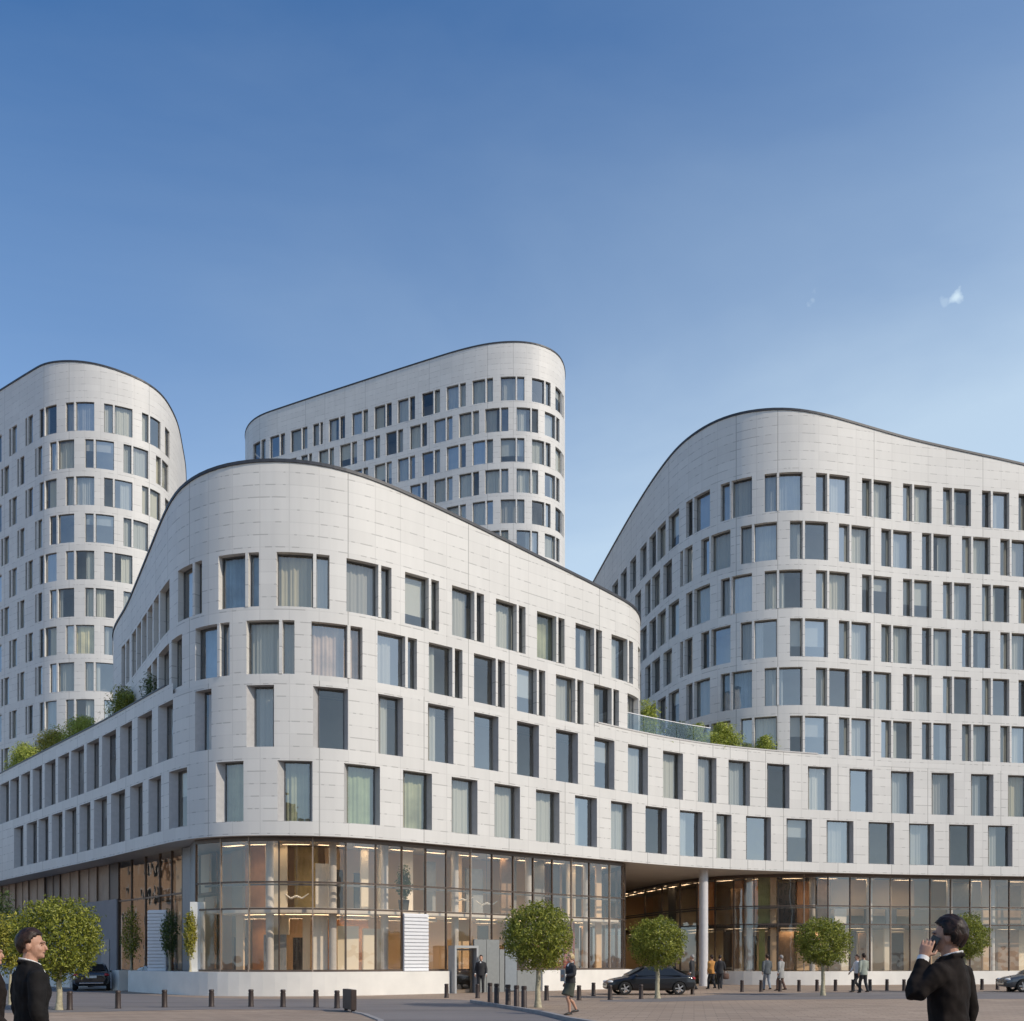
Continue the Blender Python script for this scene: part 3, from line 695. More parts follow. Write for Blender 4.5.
rooms = [  # px range, offset, z0, z1, colour
    (196, 250, -2.6, 3.75, 6.6, 'orange'), (250, 279, -1.6, 3.75, 6.6, 'cream'), (279, 330, -3.2, 3.75, 6.6, 'olive'), (318, 340, -1.4, 3.75, 5.7, 'white_in'),
    (346, 376, -3.3, 3.75, 6.6, 'beige'), (350, 358, -3.0, 3.75, 5.6, 'dark_in'), (364, 372, -3.0, 3.75, 5.6, 'dark_in'), (378, 386, -1.6, 3.75, 6.6, 'cream'), (387, 398, -3.0, 3.75, 5.5, 'dark_in'),
    (404, 412, -2.2, 3.75, 6.6, 'cream'), (428, 440, -2.2, 3.75, 6.6, 'white_in'), (455, 466, -2.4, 3.75, 6.2, 'grey_in'), (478, 488, -2.0, 3.75, 6.6, 'beige'), (495, 512, -2.2, 3.75, 6.0, 'grey_in'), (520, 530, -1.4, 3.75, 6.6, 'wood'), (538, 548, -2.4, 3.75, 6.6, 'grey_in'),
    (556, 566, -1.6, 3.75, 6.6, 'grey_in'), (576, 584, -1.8, 3.75, 6.6, 'dark_in'), (592, 600, -1.8, 3.75, 6.6, 'cream'), (604, 612, -2.2, 3.75, 6.6, 'dark_in'),
    (196, 246, -3.0, 1.0, 3.45, 'orange'), (200, 216, -1.8, 1.0, 2.5, 'dark_in'), (222, 231, -0.9, 1.0, 3.45, 'beige'), (251, 279, -2.0, 2.6, 3.45, 'cream'), (250, 279, -1.4, 1.0, 2.6, 'grey_in'), (281, 300, -2.6, 1.0, 2.5, 'dark_in'), (300, 311, -1.8, 1.0, 3.45, 'cream'),
    (313, 333, -1.2, 1.0, 3.45, 'white_in'), (334, 342, -2.4, 1.0, 3.45, 'dark_in'), (348, 374, -1.5, 1.0, 3.0, 'cream'), (377, 400, -1.3, 1.0, 2.9, 'cream'), (346, 400, -2.8, 1.0, 3.45, 'orange'),
    (428, 434, -2.0, 1.0, 2.6, 'dark_in'), (436, 442, -1.2, 1.0, 3.45, 'beige'), (444, 458, -2.8, 1.0, 2.4, 'dark_in'), (476, 490, -1.6, 1.0, 3.45, 'beige'), (505, 515, -2.0, 1.0, 3.2, 'dark_in'), (525, 535, -1.4, 1.0, 3.45, 'grey_in'),
    (577, 587, -0.9, 1.0, 3.45, 'red'), (590, 606, -2.0, 1.0, 3.45, 'grey_in'), (550, 570, -2.8, 1.0, 3.2, 'dark_in'), (610, 616, -1.0, 1.0, 6.6, 'beige'), (622, 632, -2.2, 1.0, 6.6, 'wood')]
for x0, x1, off, z0, z1, m in rooms: panel(front, G1, sg(x0), sg(x1), off, z0, z1, M[m], 0.12, 'interior_wall' if z1-z0 > 2 else 'interior_panel')
for x in (262, 338, 396, 468, 542, 600):
    p = G1.P(sg(x), -1.0); bm = bmesh.new(); cyl(bm, (p.x, p.y, 0.98), 0.17, ZC-0.98, 16); obj('interior_column', bm, M['column'], front, world=True, smooth=40)
bar(front, 'mezzanine_rail', G1, marks[0], marks[-1]-2, -0.42, 4.66, 4.74, 0.06, M['frame'])
bm = bmesh.new(); add_box(bm, (-12.3, 47.3, 3.75), (3.4, 0.2, 5.6), -0.25); obj('interior_wall', bm, M['beige'], front, world=True)
# glazing of the shaded left wing, set back further
G0 = Curve([tuple(POD.P(s, -1.3)) for s in POD.sub(0, sP(196), 1.0)], smooth=1)
g = G0.at_px
m0 = [g(x) for x in (119, 132, 146, 160, 172, 183)]
bay_glass(front, G0, m0, Z1, ZT, 0.06, 0.14)
bar(front, 'transom', G0, m0[0], m0[-1], 0.04, 4.55, 4.63, 0.12, M['mullion'])
panel(front, G0, m0[0], m0[-1], -1.6, 4.62, 6.6, M['brown_panel'], 0.1, 'interior_wall')
for x0, x1, z0, z1, mm in ((148, 160, 1, 4.5, 'beige'), (161, 173, 1, 4.5, 'cream'), (133, 146, 1, 4.5, 'grey_in'), (174, 183, 1, 4.5, 'beige'), (120, 131, 1, 4.5, 'bluegrey')):
    panel(front, G0, g(x0), g(x1), -1.5, z0, z1, M[mm])
for x0, x1, mm in ((122, 128, 'dark_in'), (136, 144, 'orange'), (150, 158, 'cream'), (162, 170, 'beige'), (174, 182, 'cream')):
    panel(front, G0, g(x0), g(x1), -1.3, 4.7, 6.5, M[mm])
bar(front, 'interior_wall', G0, g(119), g(195), -2.3, 0.7, ZC, 0.2, M['cream'])
bar(front, 'corner_panel', G0, g(183.5), g(191), 0.05, Z1, ZT, 0.2, M['bluegrey'])
p0, p1 = G0.P(g(191), 0.0), G1.P(marks[0], 0.0)
bm = bmesh.new(); mid = (p0+p1)/2; v = p1-p0; add_box(bm, (mid.x, mid.y, (Z1+ZT)/2), (v.length, 0.12, ZT-Z1), math.atan2(v.y, v.x)); obj('return_panel', bm, M['bluegrey'], front, world=True)
# upper band of brown panels and grey base wall of the left wing
x = g(119); i = 0; lim = 0.5
while x > lim:
    w = (1.5, 1.9, 1.3, 1.7)[i % 4]; nx = max(lim, x-w)
    mm = ('dark_in' if i in (0, 6, 7) else 'brown_panel') if i != 2 else 'brown_panel'
    bm = bmesh.new(); ribbon(bm, G0, nx+0.03, x-0.03, -0.02-0.06*(i % 2), 4.72, ZT, 0.6, 0.08); obj('facade_panel', bm, M[mm], front, world=True)
    bm = bmesh.new(); p = G0.P(nx, 0.0); n = G0.N(nx); add_box(bm, (p.x, p.y, (4.72+ZT)/2), (0.04, 0.05, ZT-4.72), math.atan2(n.y, n.x)-PI/2); obj('mullion', bm, M['mullion_pale'], front, world=True)
    x = nx; i += 1
bar(front, 'base_wall', G0, 0, g(119)-0.02, 0.12, 0.0, 4.72, 2.2, M['grey_wall'])
bar(front, 'service_door', G0, g(104), g(112), 0.16, 0.0, 2.6, 0.08, M['bluegrey'])
# plinth pieces
def plinth(a, b, o=0.12, z=Z1, th=0.95, nm='plinth'): return bar(front, nm, POD, a, b, o, 0.0, z, th, M['plinth'])
plinth(sP(130.5), sP(448.5)); plinth(sP(541), sP(628)); plinth(sP(114), sP(121.5)); plinth(1.0, sP(72))
e = POD.P(sP(628), 0.12)
bm = bmesh.new(); add_box(bm, (6.05, 54.6, 0.5), (0.5, 3.2, 1.0), 0.06); obj('plinth', bm, M['plinth'], front, world=True)
# louvres, white sign slab, entrance
def louvre(x0, x1, z0, z1, crv, off, face=None):
    a, b = crv.at_px(x0), crv.at_px(x1); p = (crv.P(a, off)+crv.P(b, off))/2; n = crv.N((a+b)/2); w = (crv.P(b)-crv.P(a)).length
    if face: n = Vector(face).normalized(); w = 0.95
    bm = bmesh.new(); rz = math.atan2(n.y, n.x)+PI/2; N = int((z1-z0)/0.155)
    prof = []
    for k in range(N):
        za = z0+(z1-z0)*k/N; zb = z0+(z1-z0)*(k+1)/N; prof += [(0.09, za), (0.09, zb-0.035), (0.02, zb-0.03), (0.02, zb)]
    mt = Matrix.Translation((p.x, p.y, 0)) @ Matrix.Rotation(rz, 4, 'Z')
    L = [bm.verts.new(mt @ Vector((-w/2, -y, z))) for y, z in prof]; R = [bm.verts.new(mt @ Vector((w/2, -y, z))) for y, z in prof]
    for k in range(len(prof)-1): bm.faces.new((L[k], R[k], R[k+1], L[k+1]))
    lb = [bm.verts.new(mt @ Vector((sx*w/2, 0.05, z))) for z in (z0, z1) for sx in (-1, 1)]
    bm.faces.new((lb[0], lb[2], lb[3], lb[1])); bm.faces.new(L+[lb[2], lb[0]]); bm.faces.new(list(reversed(R+[lb[3], lb[1]])))
    obj('louvre_panel', bm, M['louvre'], front, world=True)
louvre(402.4, 426.6, Z1+0.02, 3.55, G1, 0.08)
louvre(140.5, 159.5, Z1+0.01, 3.80, POD, -0.36, (-0.25, -1))
bm = bmesh.new(); p = POD.P(sP(189), -0.42); add_box(bm, (p.x, p.y, Z1+1.5), (0.62, 0.12, 3.0), 0.1, 0.01); obj('white_slab', bm, M['whitemetal'], front, world=True)
# entrance: framed glass portal, grey doors
def frame_ring(bm, w, h, t, d):
    add = [(-w/2+t/2, h/2, t, h), (w/2-t/2, h/2, t, h)]
    pts = [(-w/2, 0), (-w/2, h), (w/2, h), (w/2, 0), (w/2-t, 0), (w/2-t, h-t), (-w/2+t, h-t), (-w/2+t, 0)]
    f = [bm.verts.new((x, -d/2, z)) for x, z in pts]; k = [bm.verts.new((x, d/2, z)) for x, z in pts]
    n = len(pts)
    for q in ((0, 1, 6, 7), (1, 2, 5, 6), (2, 3, 4, 5)):
        bm.faces.new([f[i] for i in q]); bm.faces.new([k[i] for i in reversed(q)])
    for i in range(n): bm.faces.new((f[i], k[i], k[(i+1) % n], f[(i+1) % n]))
sx = sP(461.5); p = POD.P(sx, 0.15); n = POD.N(sx); rz = math.atan2(n.y, n.x)+PI/2
bm = bmesh.new(); frame_ring(bm, 1.35, 2.15, 0.11, 0.5); local(bm, (p.x, p.y, 0), rz); pf = obj('entrance_portal', bm, M['portal'], front, world=True)
bm = bmesh.new(); add_box(bm, (0, 0, 1.0), (1.12, 0.03, 2.0)); local(bm, (p.x, p.y, 0.01), rz); obj('glass_leaf', bm, M['shopglass'], pf)
bm = bmesh.new(); frame_ring(bm, 1.12, 2.0, 0.07, 0.07); local(bm, (p.x, p.y, 0.005), rz); obj('leaf_frame', bm, M['frame'], pf)
for x0, x1, zt, mm in ((475, 487, 2.45, 'greydoor'), (487.4, 500, 2.45, 'greydoor'), (500.5, 505, 2.0, 'greydoor'), (518, 540.5, 1.0, 'greydoor')):
    bar(front, 'door' if zt > 2.2 else 'entrance_wall', POD, sP(x0), sP(x1), -0.05, 0.0, zt, 0.12, M[mm])
bar(front, 'door', POD, sP(506), sP(517.5), -0.05, 0.05, 2.2, 0.1, M['bluegrey'])
for k in range(3): bar(front, 'step', POD, sP(449.5), sP(540), -0.15-0.3*k, 0.0, 0.15*(k+1), 0.5, M['kerb']) if k == 0 else None

# --- recessed glazing under the right block
G2 = Curve([(7.6, 80), (8.5, 75), (9.4, 71), (10.3, 67), (11.25, 64.1), (12.4, 62.2), (13.8, 61.0), (15.5, 60.3), (17.3, 60.0)]+[tuple(POD.P(s, -0.7)) for s in POD.sub(sP(840), POD.L, 1.5)], smooth=2)
h = G2.at_px
mk = [0.05, h(645), h(662), h(680), h(697), h(715), h(733.7), h(754), h(778), h(804), h(828), h(850), h(870), h(890.5), h(910), h(930), h(950.5), h(970), h(990), h(1009), h(1029), h(1029)+2, h(1029)+4]
bay_glass(right, G2, mk, 0.82, ZT, 0.055, 0.12, pale=(9, 13, 18))
for z in (3.62, 4.72): bar(right, 'transom', G2, mk[0], mk[-1], 0.04, z, z+0.07, 0.12, M['mullion'])
bar(right, 'transom', G2, mk[0], mk[-1], 0.05, ZT-0.16, ZT+0.015, 0.16, M['mullion'])
for z, nm in ((3.72, 'mezzanine_floor'), (0.80, 'ground_floor_slab')):
    bm = bmesh.new(); ribbon(bm, G2, mk[0], mk[-1], -0.35, z-0.24, z, 0.6, 3.4); obj(nm, bm, M['dark_in' if z > 3 else 'slab'], right, world=True)
bar(right, 'interior_wall', G2, mk[0], mk[-1], -3.8, 0.5, ZC, 0.2, M['cream'])
bar(right, 'plinth', G2, h(722), G2.L-0.5, 0.35, 0.0, 0.82, 0.7, M['plinth'])
lamps(right, G2, 0.5, mk[4], -1.0, ZC-0.01, 8); lamps(right, G2, 0.5, mk[4], -1.6, 3.47, 8); lamps(right, G2, mk[4], mk[-1], -1.3, ZC-0.01, 10); lamps(right, G2, mk[4], mk[-1], -2.2, 3.47, 10)
rooms2 = [(652, 658, -1.2, 0.85, 6.6, 'dark_in'), (668, 684, -2.2, 3.75, 6.6, 'orange'), (686, 690, -1.0, 0.85, 6.6, 'dark_in'), (700, 712, -2.0, 0.85, 3.4, 'dark_in'), (716, 732, -1.6, 3.75, 6.0, 'wood'), (700, 716, -3, 3.75, 6.6, 'orange'), (724, 732, -1.0, 0.85, 3.4, 'wood'),
          (736, 752, -2.2, 3.75, 6.6, 'orange'), (734, 752, -1.6, 0.85, 3.0, 'dark_in'), (756, 770, -0.9, 3.75, 6.6, 'green_in'), (757, 764, -0.9, 0.85, 3.4, 'green_in'), (766, 780, -1.9, 0.85, 3.0, 'dark_in'), (770, 777, -0.8, 0.85, 6.6, 'beige'), (780, 802, -2.0, 3.75, 6.3, 'dark_in'), (782, 802, -2.4, 0.85, 3.4, 'wood'),
          (806, 828, -2.4, 3.75, 6.4, 'orange'), (832, 850, -2.0, 3.75, 6.5, 'wood'), (806, 846, -2.4, 0.85, 3.3, 'beige'), (852, 938, -2.6, 4.3, 6.6, 'beige'), (855, 862, -1.4, 0.85, 3.5, 'cream'), (866, 872, -1.6, 0.85, 3.3, 'dark_in'), (880, 890, -2.2, 0.85, 3.2, 'wood'), (896, 902, -1.2, 0.85, 3.5, 'cream'), (908, 922, -2.0, 0.85, 3.2, 'dark_in'),
          (852, 864, -1.8, 3.75, 4.7, 'white_in'), (884, 892, -2.0, 3.75, 4.9, 'dark_in'), (905, 915, -2.0, 3.75, 4.7, 'grey_in'), (942, 956, -1.6, 0.85, 3.4, 'beige'), (966, 988, -1.6, 3.75, 6.4, 'grey_in'), (992, 1000, -1.0, 0.85, 6.6, 'beige'), (1008, 1032, -1.0, 3.75, 6.2, 'wood'), (1008, 1032, -1.2, 0.85, 3.4, 'wood'), (966, 986, -2, 0.85, 3.2, 'grey_in')]
for x0, x1, off, z0, z1, m in rooms2: panel(right, G2, h(x0), h(x1), off, z0, z1, M[m], 0.12, 'interior_wall' if z1-z0 > 2 else 'interior_panel')
for x in (745, 818, 880, 960, 1003):
    p = G2.P(h(x), -1.1); bm = bmesh.new(); cyl(bm, (p.x, p.y, 0.78), 0.18, ZC-0.78, 16); obj('interior_column', bm, M['column'], right, world=True, smooth=40)
bar(right, 'mezzanine_rail', G2, mk[0], mk[-1], -0.45, 4.62, 4.72, 0.06, M['frame'])
# wall closing the passage between the two buildings
bm = bmesh.new(); add_box(bm, (9.0, 81.0, 3.3), (15, 0.3, 6.6)); obj('passage_wall', bm, M['beige'], right, world=True)
# the round column under the bridging podium
px, d = 703.5, 57.4
col = obj('round_column', (lambda b: (cyl(b, (0, 0, 0), 0.26, ZC+0.01, 28), b)[1])(bmesh.new()), M['column'], smooth=40)
col.location = (*at(px, d), 0); tag(col, 'tall pale round column carrying the overhanging upper storeys beside the recessed entrance', 'column')
# ------------------------------------------------------------------ ground, roads, kerbs
bm = bmesh.new(); add_box(bm, (0, 0, -0.5), (4000, 4000, 1.0)); tag(obj('plaza', bm, M['paving']), kind='structure')
def sheet(name, pts, z, mat):
    bm = bmesh.new(); polygon(bm, pts, z); return tag(obj(name, bm, mat), kind='structure')
GA = ground_at
kerb_line = [GA(474, 1002.5), GA(485, 1004.8), GA(497, 1006.4), GA(510, 1008.6), GA(525, 1011), GA(540, 1013.6), GA(556, 1017), GA(572, 1021), (2.6, 21.0), (4.6, 15), (7, 8), (9, 2), (11, -6)]
left_line = [GA(0, 1013), GA(60, 1012.5), GA(118, 1011.5), GA(211, 1009.5), GA(283, 1009.5), GA(338, 1011), GA(352, 1012.6), GA(362, 1014.6), GA(378, 1021), (-2.9, 21), (-2.4, 15), (-2.6, 8), (-3, 2), (-3.5, -6)]
back_line = [GA(470, 1000.5), GA(447, 999.2), GA(400, 999), GA(340, 999), GA(250, 999), GA(190, 997.5), GA(130, 994), GA(70, 989), GA(0, 983.5), (-50, 74), (-60, 60)]
sheet('road', left_line+list(reversed(kerb_line))+back_line, 0.004, M['asphalt'])
right_top = [GA(600, 1000), GA(640, 999), GA(700, 996), GA(730, 994), GA(800, 992.8), GA(900, 992), GA(1024, 992), (36, 47), (60, 49)]
right_bot = [GA(600, 1001.5), GA(650, 1002), GA(720, 1000.5), GA(800, 999.5), GA(900, 999), GA(1024, 999), (33, 38.5), (60, 40)]
sheet('side_road', right_top+list(reversed(right_bot)), 0.004, M['asphalt'])
def kerb(name, pts, w, hgt):
    bm = bmesh.new(); rows = []
    P = [Vector(p) for p in pts]
    for i, p in enumerate(P):
        t = (P[min(i+1, len(P)-1)]-P[max(i-1, 0)]).normalized(); n = Vector((t.y, -t.x))
        a, b = p, p-n*w
        rows.append([bm.verts.new((a.x, a.y, 0.0)), bm.verts.new((a.x, a.y, hgt)), bm.verts.new((b.x, b.y, hgt)), bm.verts.new((b.x, b.y, 0.0))])
    for r, q in zip(rows, rows[1:]):
        for k in range(4): bm.faces.new((r[k], q[k], q[(k+1) % 4], r[(k+1) % 4]))
    bmesh.ops.recalc_face_normals(bm, faces=bm.faces)
    return tag(obj(name, bm, M['kerb']), kind='structure')
kerb('kerb', kerb_line, -0.15, 0.10)
kerb('kerb', left_line[6:], 0.14, 0.03)

# ------------------------------------------------------------------ bollards
def bollard_bm(hh, r=0.085):
    bm = bmesh.new(); n = 16; prof = [(r*1.12, 0), (r*1.12, 0.03), (r, 0.05), (r*0.97, hh*0.80), (r*0.86, hh*0.82), (r*0.86, hh*0.86), (r, hh*0.88), (r*0.98, hh-0.02), (r*0.80, hh)]
    rings = [[bm.verts.new((rr*math.cos(2*PI*k/n), rr*math.sin(2*PI*k/n), z)) for k in range(n)] for rr, z in prof]
    for a, b in zip(rings, rings[1:]):
        for k in range(n): bm.faces.new((a[k], a[(k+1) % n], b[(k+1) % n], b[k]))
    bm.faces.new(list(reversed(rings[0]))); bm.faces.new(rings[-1])
    me = bpy.data.meshes.new('bollard'); bm.to_mesh(me); bm.free(); me.materials.append(M['bollard'])
    for p in me.polygons: p.use_smooth = True
    me.set_sharp_from_angle(angle=math.radians(35)); return me
b_short, b_tall = bollard_bm(0.56), bollard_bm(0.72)
def ordinal(i): return ('first', 'second', 'third', 'fourth', 'fifth', 'sixth', 'seventh', 'eighth', 'ninth', 'tenth', 'eleventh', 'twelfth', 'thirteenth', 'fourteenth', 'fifteenth', 'sixteenth')[i]
def row(lst, me, fmt, group):
    for i, (px, py) in enumerate(lst):
        o = bpy.data.objects.new('bollard', me); COL.objects.link(o); o.location = (*GA(px, py), 0)
        tag(o, fmt(i), 'bollard', group)
row([(69.7, 1010), (118, 1008.6), (164.5, 1007.4), (211.5, 1006.8), (251, 1006.8), (283, 1007), (316, 1007.4), (337, 1008.4)], b_short,
    lambda i: f'short dark bollard, {ordinal(i)} from the left in the row before the rounded corner', 'bollards before the rounded corner')
row([(490, 1003.8), (496.5, 1005.2), (508, 1007.2), (516.5, 1008.6), (524, 1009.8)], b_tall,
    lambda i: f'dark bollard beside the pale kerb, {ordinal(i)} from the left in that cluster', 'bollards beside the kerb')
nm = ('slim dark bollard right in front of the glass entrance portal', 'slim dark bollard before the grey entrance doors', 'dark bollard just right of the tree trunk by the kerb', 'dark bollard right behind the walking blond woman', 'dark bollard between the walking woman and the parked dark car', 'dark bollard in front of the nose of the parked dark car', 'dark bollard in front of the front wheel of the parked dark car', 'dark bollard just behind the tail of the parked dark car')
row([(446.5, 997.8), (477.5, 998.2), (546.5, 1000.5), (579, 1000.3), (593.5, 996), (610, 1000), (641, 999), (692.5, 994.5)], b_short, lambda i: nm[i], 'bollards around the entrance')
row([(742, 992), (761, 991.8), (780, 991.6), (799, 991.5), (817, 991.2), (835.5, 991.1), (853, 990.9), (870, 990.7), (887, 990.6), (904, 990.8), (922, 990.6), (940, 990.5), (961, 990.3), (982, 990), (997.5, 989.8), (1008.5, 991.5)], b_short,
    lambda i: f'thin dark bollard, {ordinal(i)} from the left in the long row before the right block', 'bollards before the right block')

# low dark panel at the road edge
p = Vector(GA(349.5, 1011.5)); t = thing('barrier_panel', 'low dark brown metal panel standing on edge beside the road', 'barrier', (p.x, p.y, 0))
bm = bmesh.new(); add_box(bm, (0, 0, 0.36), (0.16, 1.25, 0.58), 0.0, 0.012); obj('panel', bm, M['bollard'], t)
for s in (-1, 1):
    bm = bmesh.new(); add_box(bm, (0, s*0.5, 0.035), (0.1, 0.1, 0.07)); obj('foot', bm, M['bollard'], t)
t.rotation_euler = (0, 0, 0.36)

# ------------------------------------------------------------------ foliage
def leaf_mesh(name, n, inside, ls, mat, seed, shape=0.45):
    r = random.Random(seed); verts = []; faces = []
    while len(faces) < n:
        p = inside(r)
        if p is None: continue
        c, out = p
        d = (out*0.9+Vector((r.gauss(0, 1), r.gauss(0, 1), r.gauss(0, 1)))*0.75).normalized()
        a = d.orthogonal().normalized(); b = d.cross(a); th = r.random()*6.283
        a, b = a*math.cos(th)+b*math.sin(th), b*math.cos(th)-a*math.sin(th)
        L = ls*r.uniform(0.65, 1.3); w = L*shape; k = len(verts)
        verts += [c-a*L*0.5, c+b*w*0.5+d*L*0.06, c+a*L*0.5-d*L*0.10, c-b*w*0.5+d*L*0.06]; faces.append((k, k+1, k+2, k+3))
    me = bpy.data.meshes.new(name); me.from_pydata([tuple(v) for v in verts], [], faces); me.materials.append(mat); return me
def ball(rx, rz, seed, hollow=0.62, bump=0.10, flat_bottom=0.0):
    off = Vector((seed*3.1, seed*1.7, seed))
    def f(r):
        d = Vector((r.gauss(0, 1), r.gauss(0, 1), r.gauss(0, 1))).normalized()
        lump = noise.noise(d*2.6+off)*bump*1.4+noise.noise(d*6.5+off)*bump
        rad = (hollow+(1-hollow)*r.random()**0.45)*(1.0+lump)
        if noise.noise(d*4.2+off*2) > 0.38 and rad > 0.85: return None
        if r.random() < 0.03: rad *= 1.07
        q = Vector((d.x*rx*rad, d.y*rx*rad, d.z*rz*rad))
        if flat_bottom and d.z < 0: q.z *= (1-flat_bottom)
        return q, Vector((d.x, d.y, d.z+0.35)).normalized()
    return f
crowns = [leaf_mesh('crown', 11500, ball(1.0, 0.94, i+1, 0.42, 0.19), 0.086, M['leaf'], 30+i) for i in range(5)]
def trunk_bm(h, r0, r1, seed, limbs=5, spread=0.5):
    r = random.Random(seed); bm = bmesh.new()
    pts = [(r.uniform(-.02, .02)*(k > 0), r.uniform(-.02, .02)*(k > 0), h*k/5) for k in range(6)]
    add_tube(bm, pts, [r0*1.35]+[r0+(r1-r0)*k/5 for k in range(1, 6)], 10)
    for k in range(limbs):
        a = 2*PI*k/limbs+r.random(); z = h*r.uniform(0.86, 0.99); L = spread*r.uniform(.8, 1.2)
        add_tube(bm, [(0, 0, z-0.03), (math.cos(a)*L*.4, math.sin(a)*L*.4, z+L*.5), (math.cos(a)*L*.75, math.sin(a)*L*.75, z+L*1.1)], [r1*0.8, r1*0.5, r1*0.2], 6)
    return bm
def round_tree(px, base, cy_, rx_px, rz_px, label, me, rot):
    x, d = GA(px, base); k = d/F; cz = z_at(cy_, d); rx, rz = rx_px*k, rz_px*k
    t = thing('clipped_tree', label, 'tree', (x, d, 0), 'clipped ball trees on the square')
    obj('trunk', trunk_bm(cz-rz*0.7, 0.095, 0.065, int(px)), M['bark'], t, smooth=50)
    c = obj('crown', me, M['leaf'], t); c.location = (0, 0, cz); c.scale = (rx/1.0, rx/1.0, rz/0.94); c.rotation_euler = (0, 0, rot)
round_tree(59, 1010, 938, 43, 41, 'large round clipped tree beside the black suited man, before the left wing', crowns[0], 0.4)
round_tree(538, 1007.5, 936, 35.5, 34, 'round clipped tree by the kerb beside the walking blond woman', crowns[1], 1.9)
round_tree(657.5, 998.5, 942.5, 28.5, 26, 'round clipped tree in front of the parked dark car', crowns[2], 3.0)
round_tree(823, 995.5, 942.5, 27.5, 24.5, 'small round clipped tree by the bollard row in front of the right block', crowns[3], 4.4)
round_tree(965, 992.5, 937, 22.5, 22.5, 'small round clipped tree half hidden behind the man on the phone', crowns[4], 5.2)
def loose_tree(name, label, px, d, zb, cz, rx, rz, mat, n, seed, cat='tree', ls=0.13, grp=None):
    x = at(px, d)[0]; t = thing(name, label, cat, (x, d, zb), grp)
    obj('trunk', trunk_bm(max(0.3, cz-zb-rz*0.4), 0.05, 0.03, seed, 6, rz*0.5), M['bark'], t, smooth=50)
    c = obj('crown', leaf_mesh('crown', n, ball(rx, rz, seed, 0.3, 0.28), ls, mat, seed), mat, t); c.location = (0, 0, cz-zb)
loose_tree('young_tree', 'yellowish young tree at the left edge behind the two men in suits', 10, 33.5, 0, z_at(945, 33.5), 0.72, 1.0, M['leaf_y'], 2600, 51)
loose_tree('street_tree', 'dark green tree cut by the left edge of the picture', -4, 40, 0, z_at(925, 40), 1.0, 1.35, M['leaf_d'], 3200, 52)
for px, dd, cy_, rx, rz, m, lab, sd in ((131, 0.9, 935, 0.46, 1.3, 'leaf', 'narrow green shrub standing in for a mirrored tree left of the pale louvre panel', 61),
                                   (169.5, 0.5, 934, 0.40, 1.0, 'leaf_d', 'dark olive shrub standing in for a mirrored tree between louvre panel and white slab', 62),
                                   (190, 0.0, 934, 0.27, 0.98, 'leaf_y', 'yellow shrub standing in for a mirrored tree in front of the white slab', 63)):
    s = POD.at_px(px); d = POD.P(s, -dd).y;  # added shrubs take the place of tree reflections in the glass
    loose_tree('mirror_tree_shrub', lab, px, d, Z1 if px > 130.5 else Z1, z_at(cy_, d), rx, rz, M[m], 2200, sd, 'shrub', 0.10, 'shrubs standing in for mirrored trees')
# terrace planting on the podium roof
def bush(label, px, curve_off, w, hgt, mat, seed, n=1500, crv=POD, ls=0.13, zb=None):
    s = crv.at_px(px); p = crv.P(s, -curve_off); r = random.Random(seed); n = int(n*2.6); zb = ZF+0.03 if zb is None else zb
    verts = []; faces = []
    def ins(rr):
        x = rr.gauss(0, w*0.42); y = rr.gauss(0, 0.30); top = (1.05+hgt)*(1-0.5*min(1, abs(x)/w)**2)*(0.85+0.35*noise.noise(Vector((x*2.2, seed, 0))))
        z = top*rr.random()**0.7
        return Vector((x, y, z)), Vector((x*0.4, y*0.4-.2, 0.6)).normalized()
    me = leaf_mesh('foliage', n, ins, ls*1.55, mat, seed, 0.20)
    o = obj('terrace_shrub', me, mat); t = crv.N(s); o.location = (p.x, p.y, zb); o.rotation_euler = (0, 0, math.atan2(t.y, t.x)+PI/2)
    tag(o, label, 'shrub', 'shrubs on the roof terraces')
bush('lime green grass clump on the left roof terrace, nearest the left edge', 6, 1.1, 2.9, 1.5, M['leaf_l'], 71, 3200)
bush('yellow green bush on the left roof terrace below the left tower', 33, 1.1, 2.4, 1.5, M['leaf_y'], 72, 2400)
bush('broad olive bush on the left roof terrace, middle of the planting', 60, 1.1, 2.6, 1.2, M['leaf_l'], 73, 2800)
bush('dark green bush on the left roof terrace just left of the front block', 101, 1.2, 1.6, 1.6, M['leaf'], 74, 2200)
bush('dark bush on the left roof terrace against the side wall of the front block', 135, 1.1, 0.9, 1.25, M['leaf_d'], 75, 1700)
bush('wispy yellow green shrub behind the glass balustrade of the right roof terrace', 661, 1.0, 0.75, 1.75, M['leaf_l'], 76, 900)
bush('low dark green bush on the right roof terrace beyond the balustrade end', 689, 0.9, 1.1, 1.0, M['leaf_d'], 77, 1200)
bush('lime bush on the right roof terrace beside the dark green bush', 705, 0.9, 0.8, 1.0, M['leaf_l'], 80, 900)
bush('bright yellow green shrub in the middle of the right roof terrace planting', 733, 0.9, 1.5, 1.1, M['leaf_l'], 78, 2000)
bush('small round lime shrub at the right end of the roof terrace', 774, 0.9, 0.6, 0.75, M['leaf_l'], 79, 800)
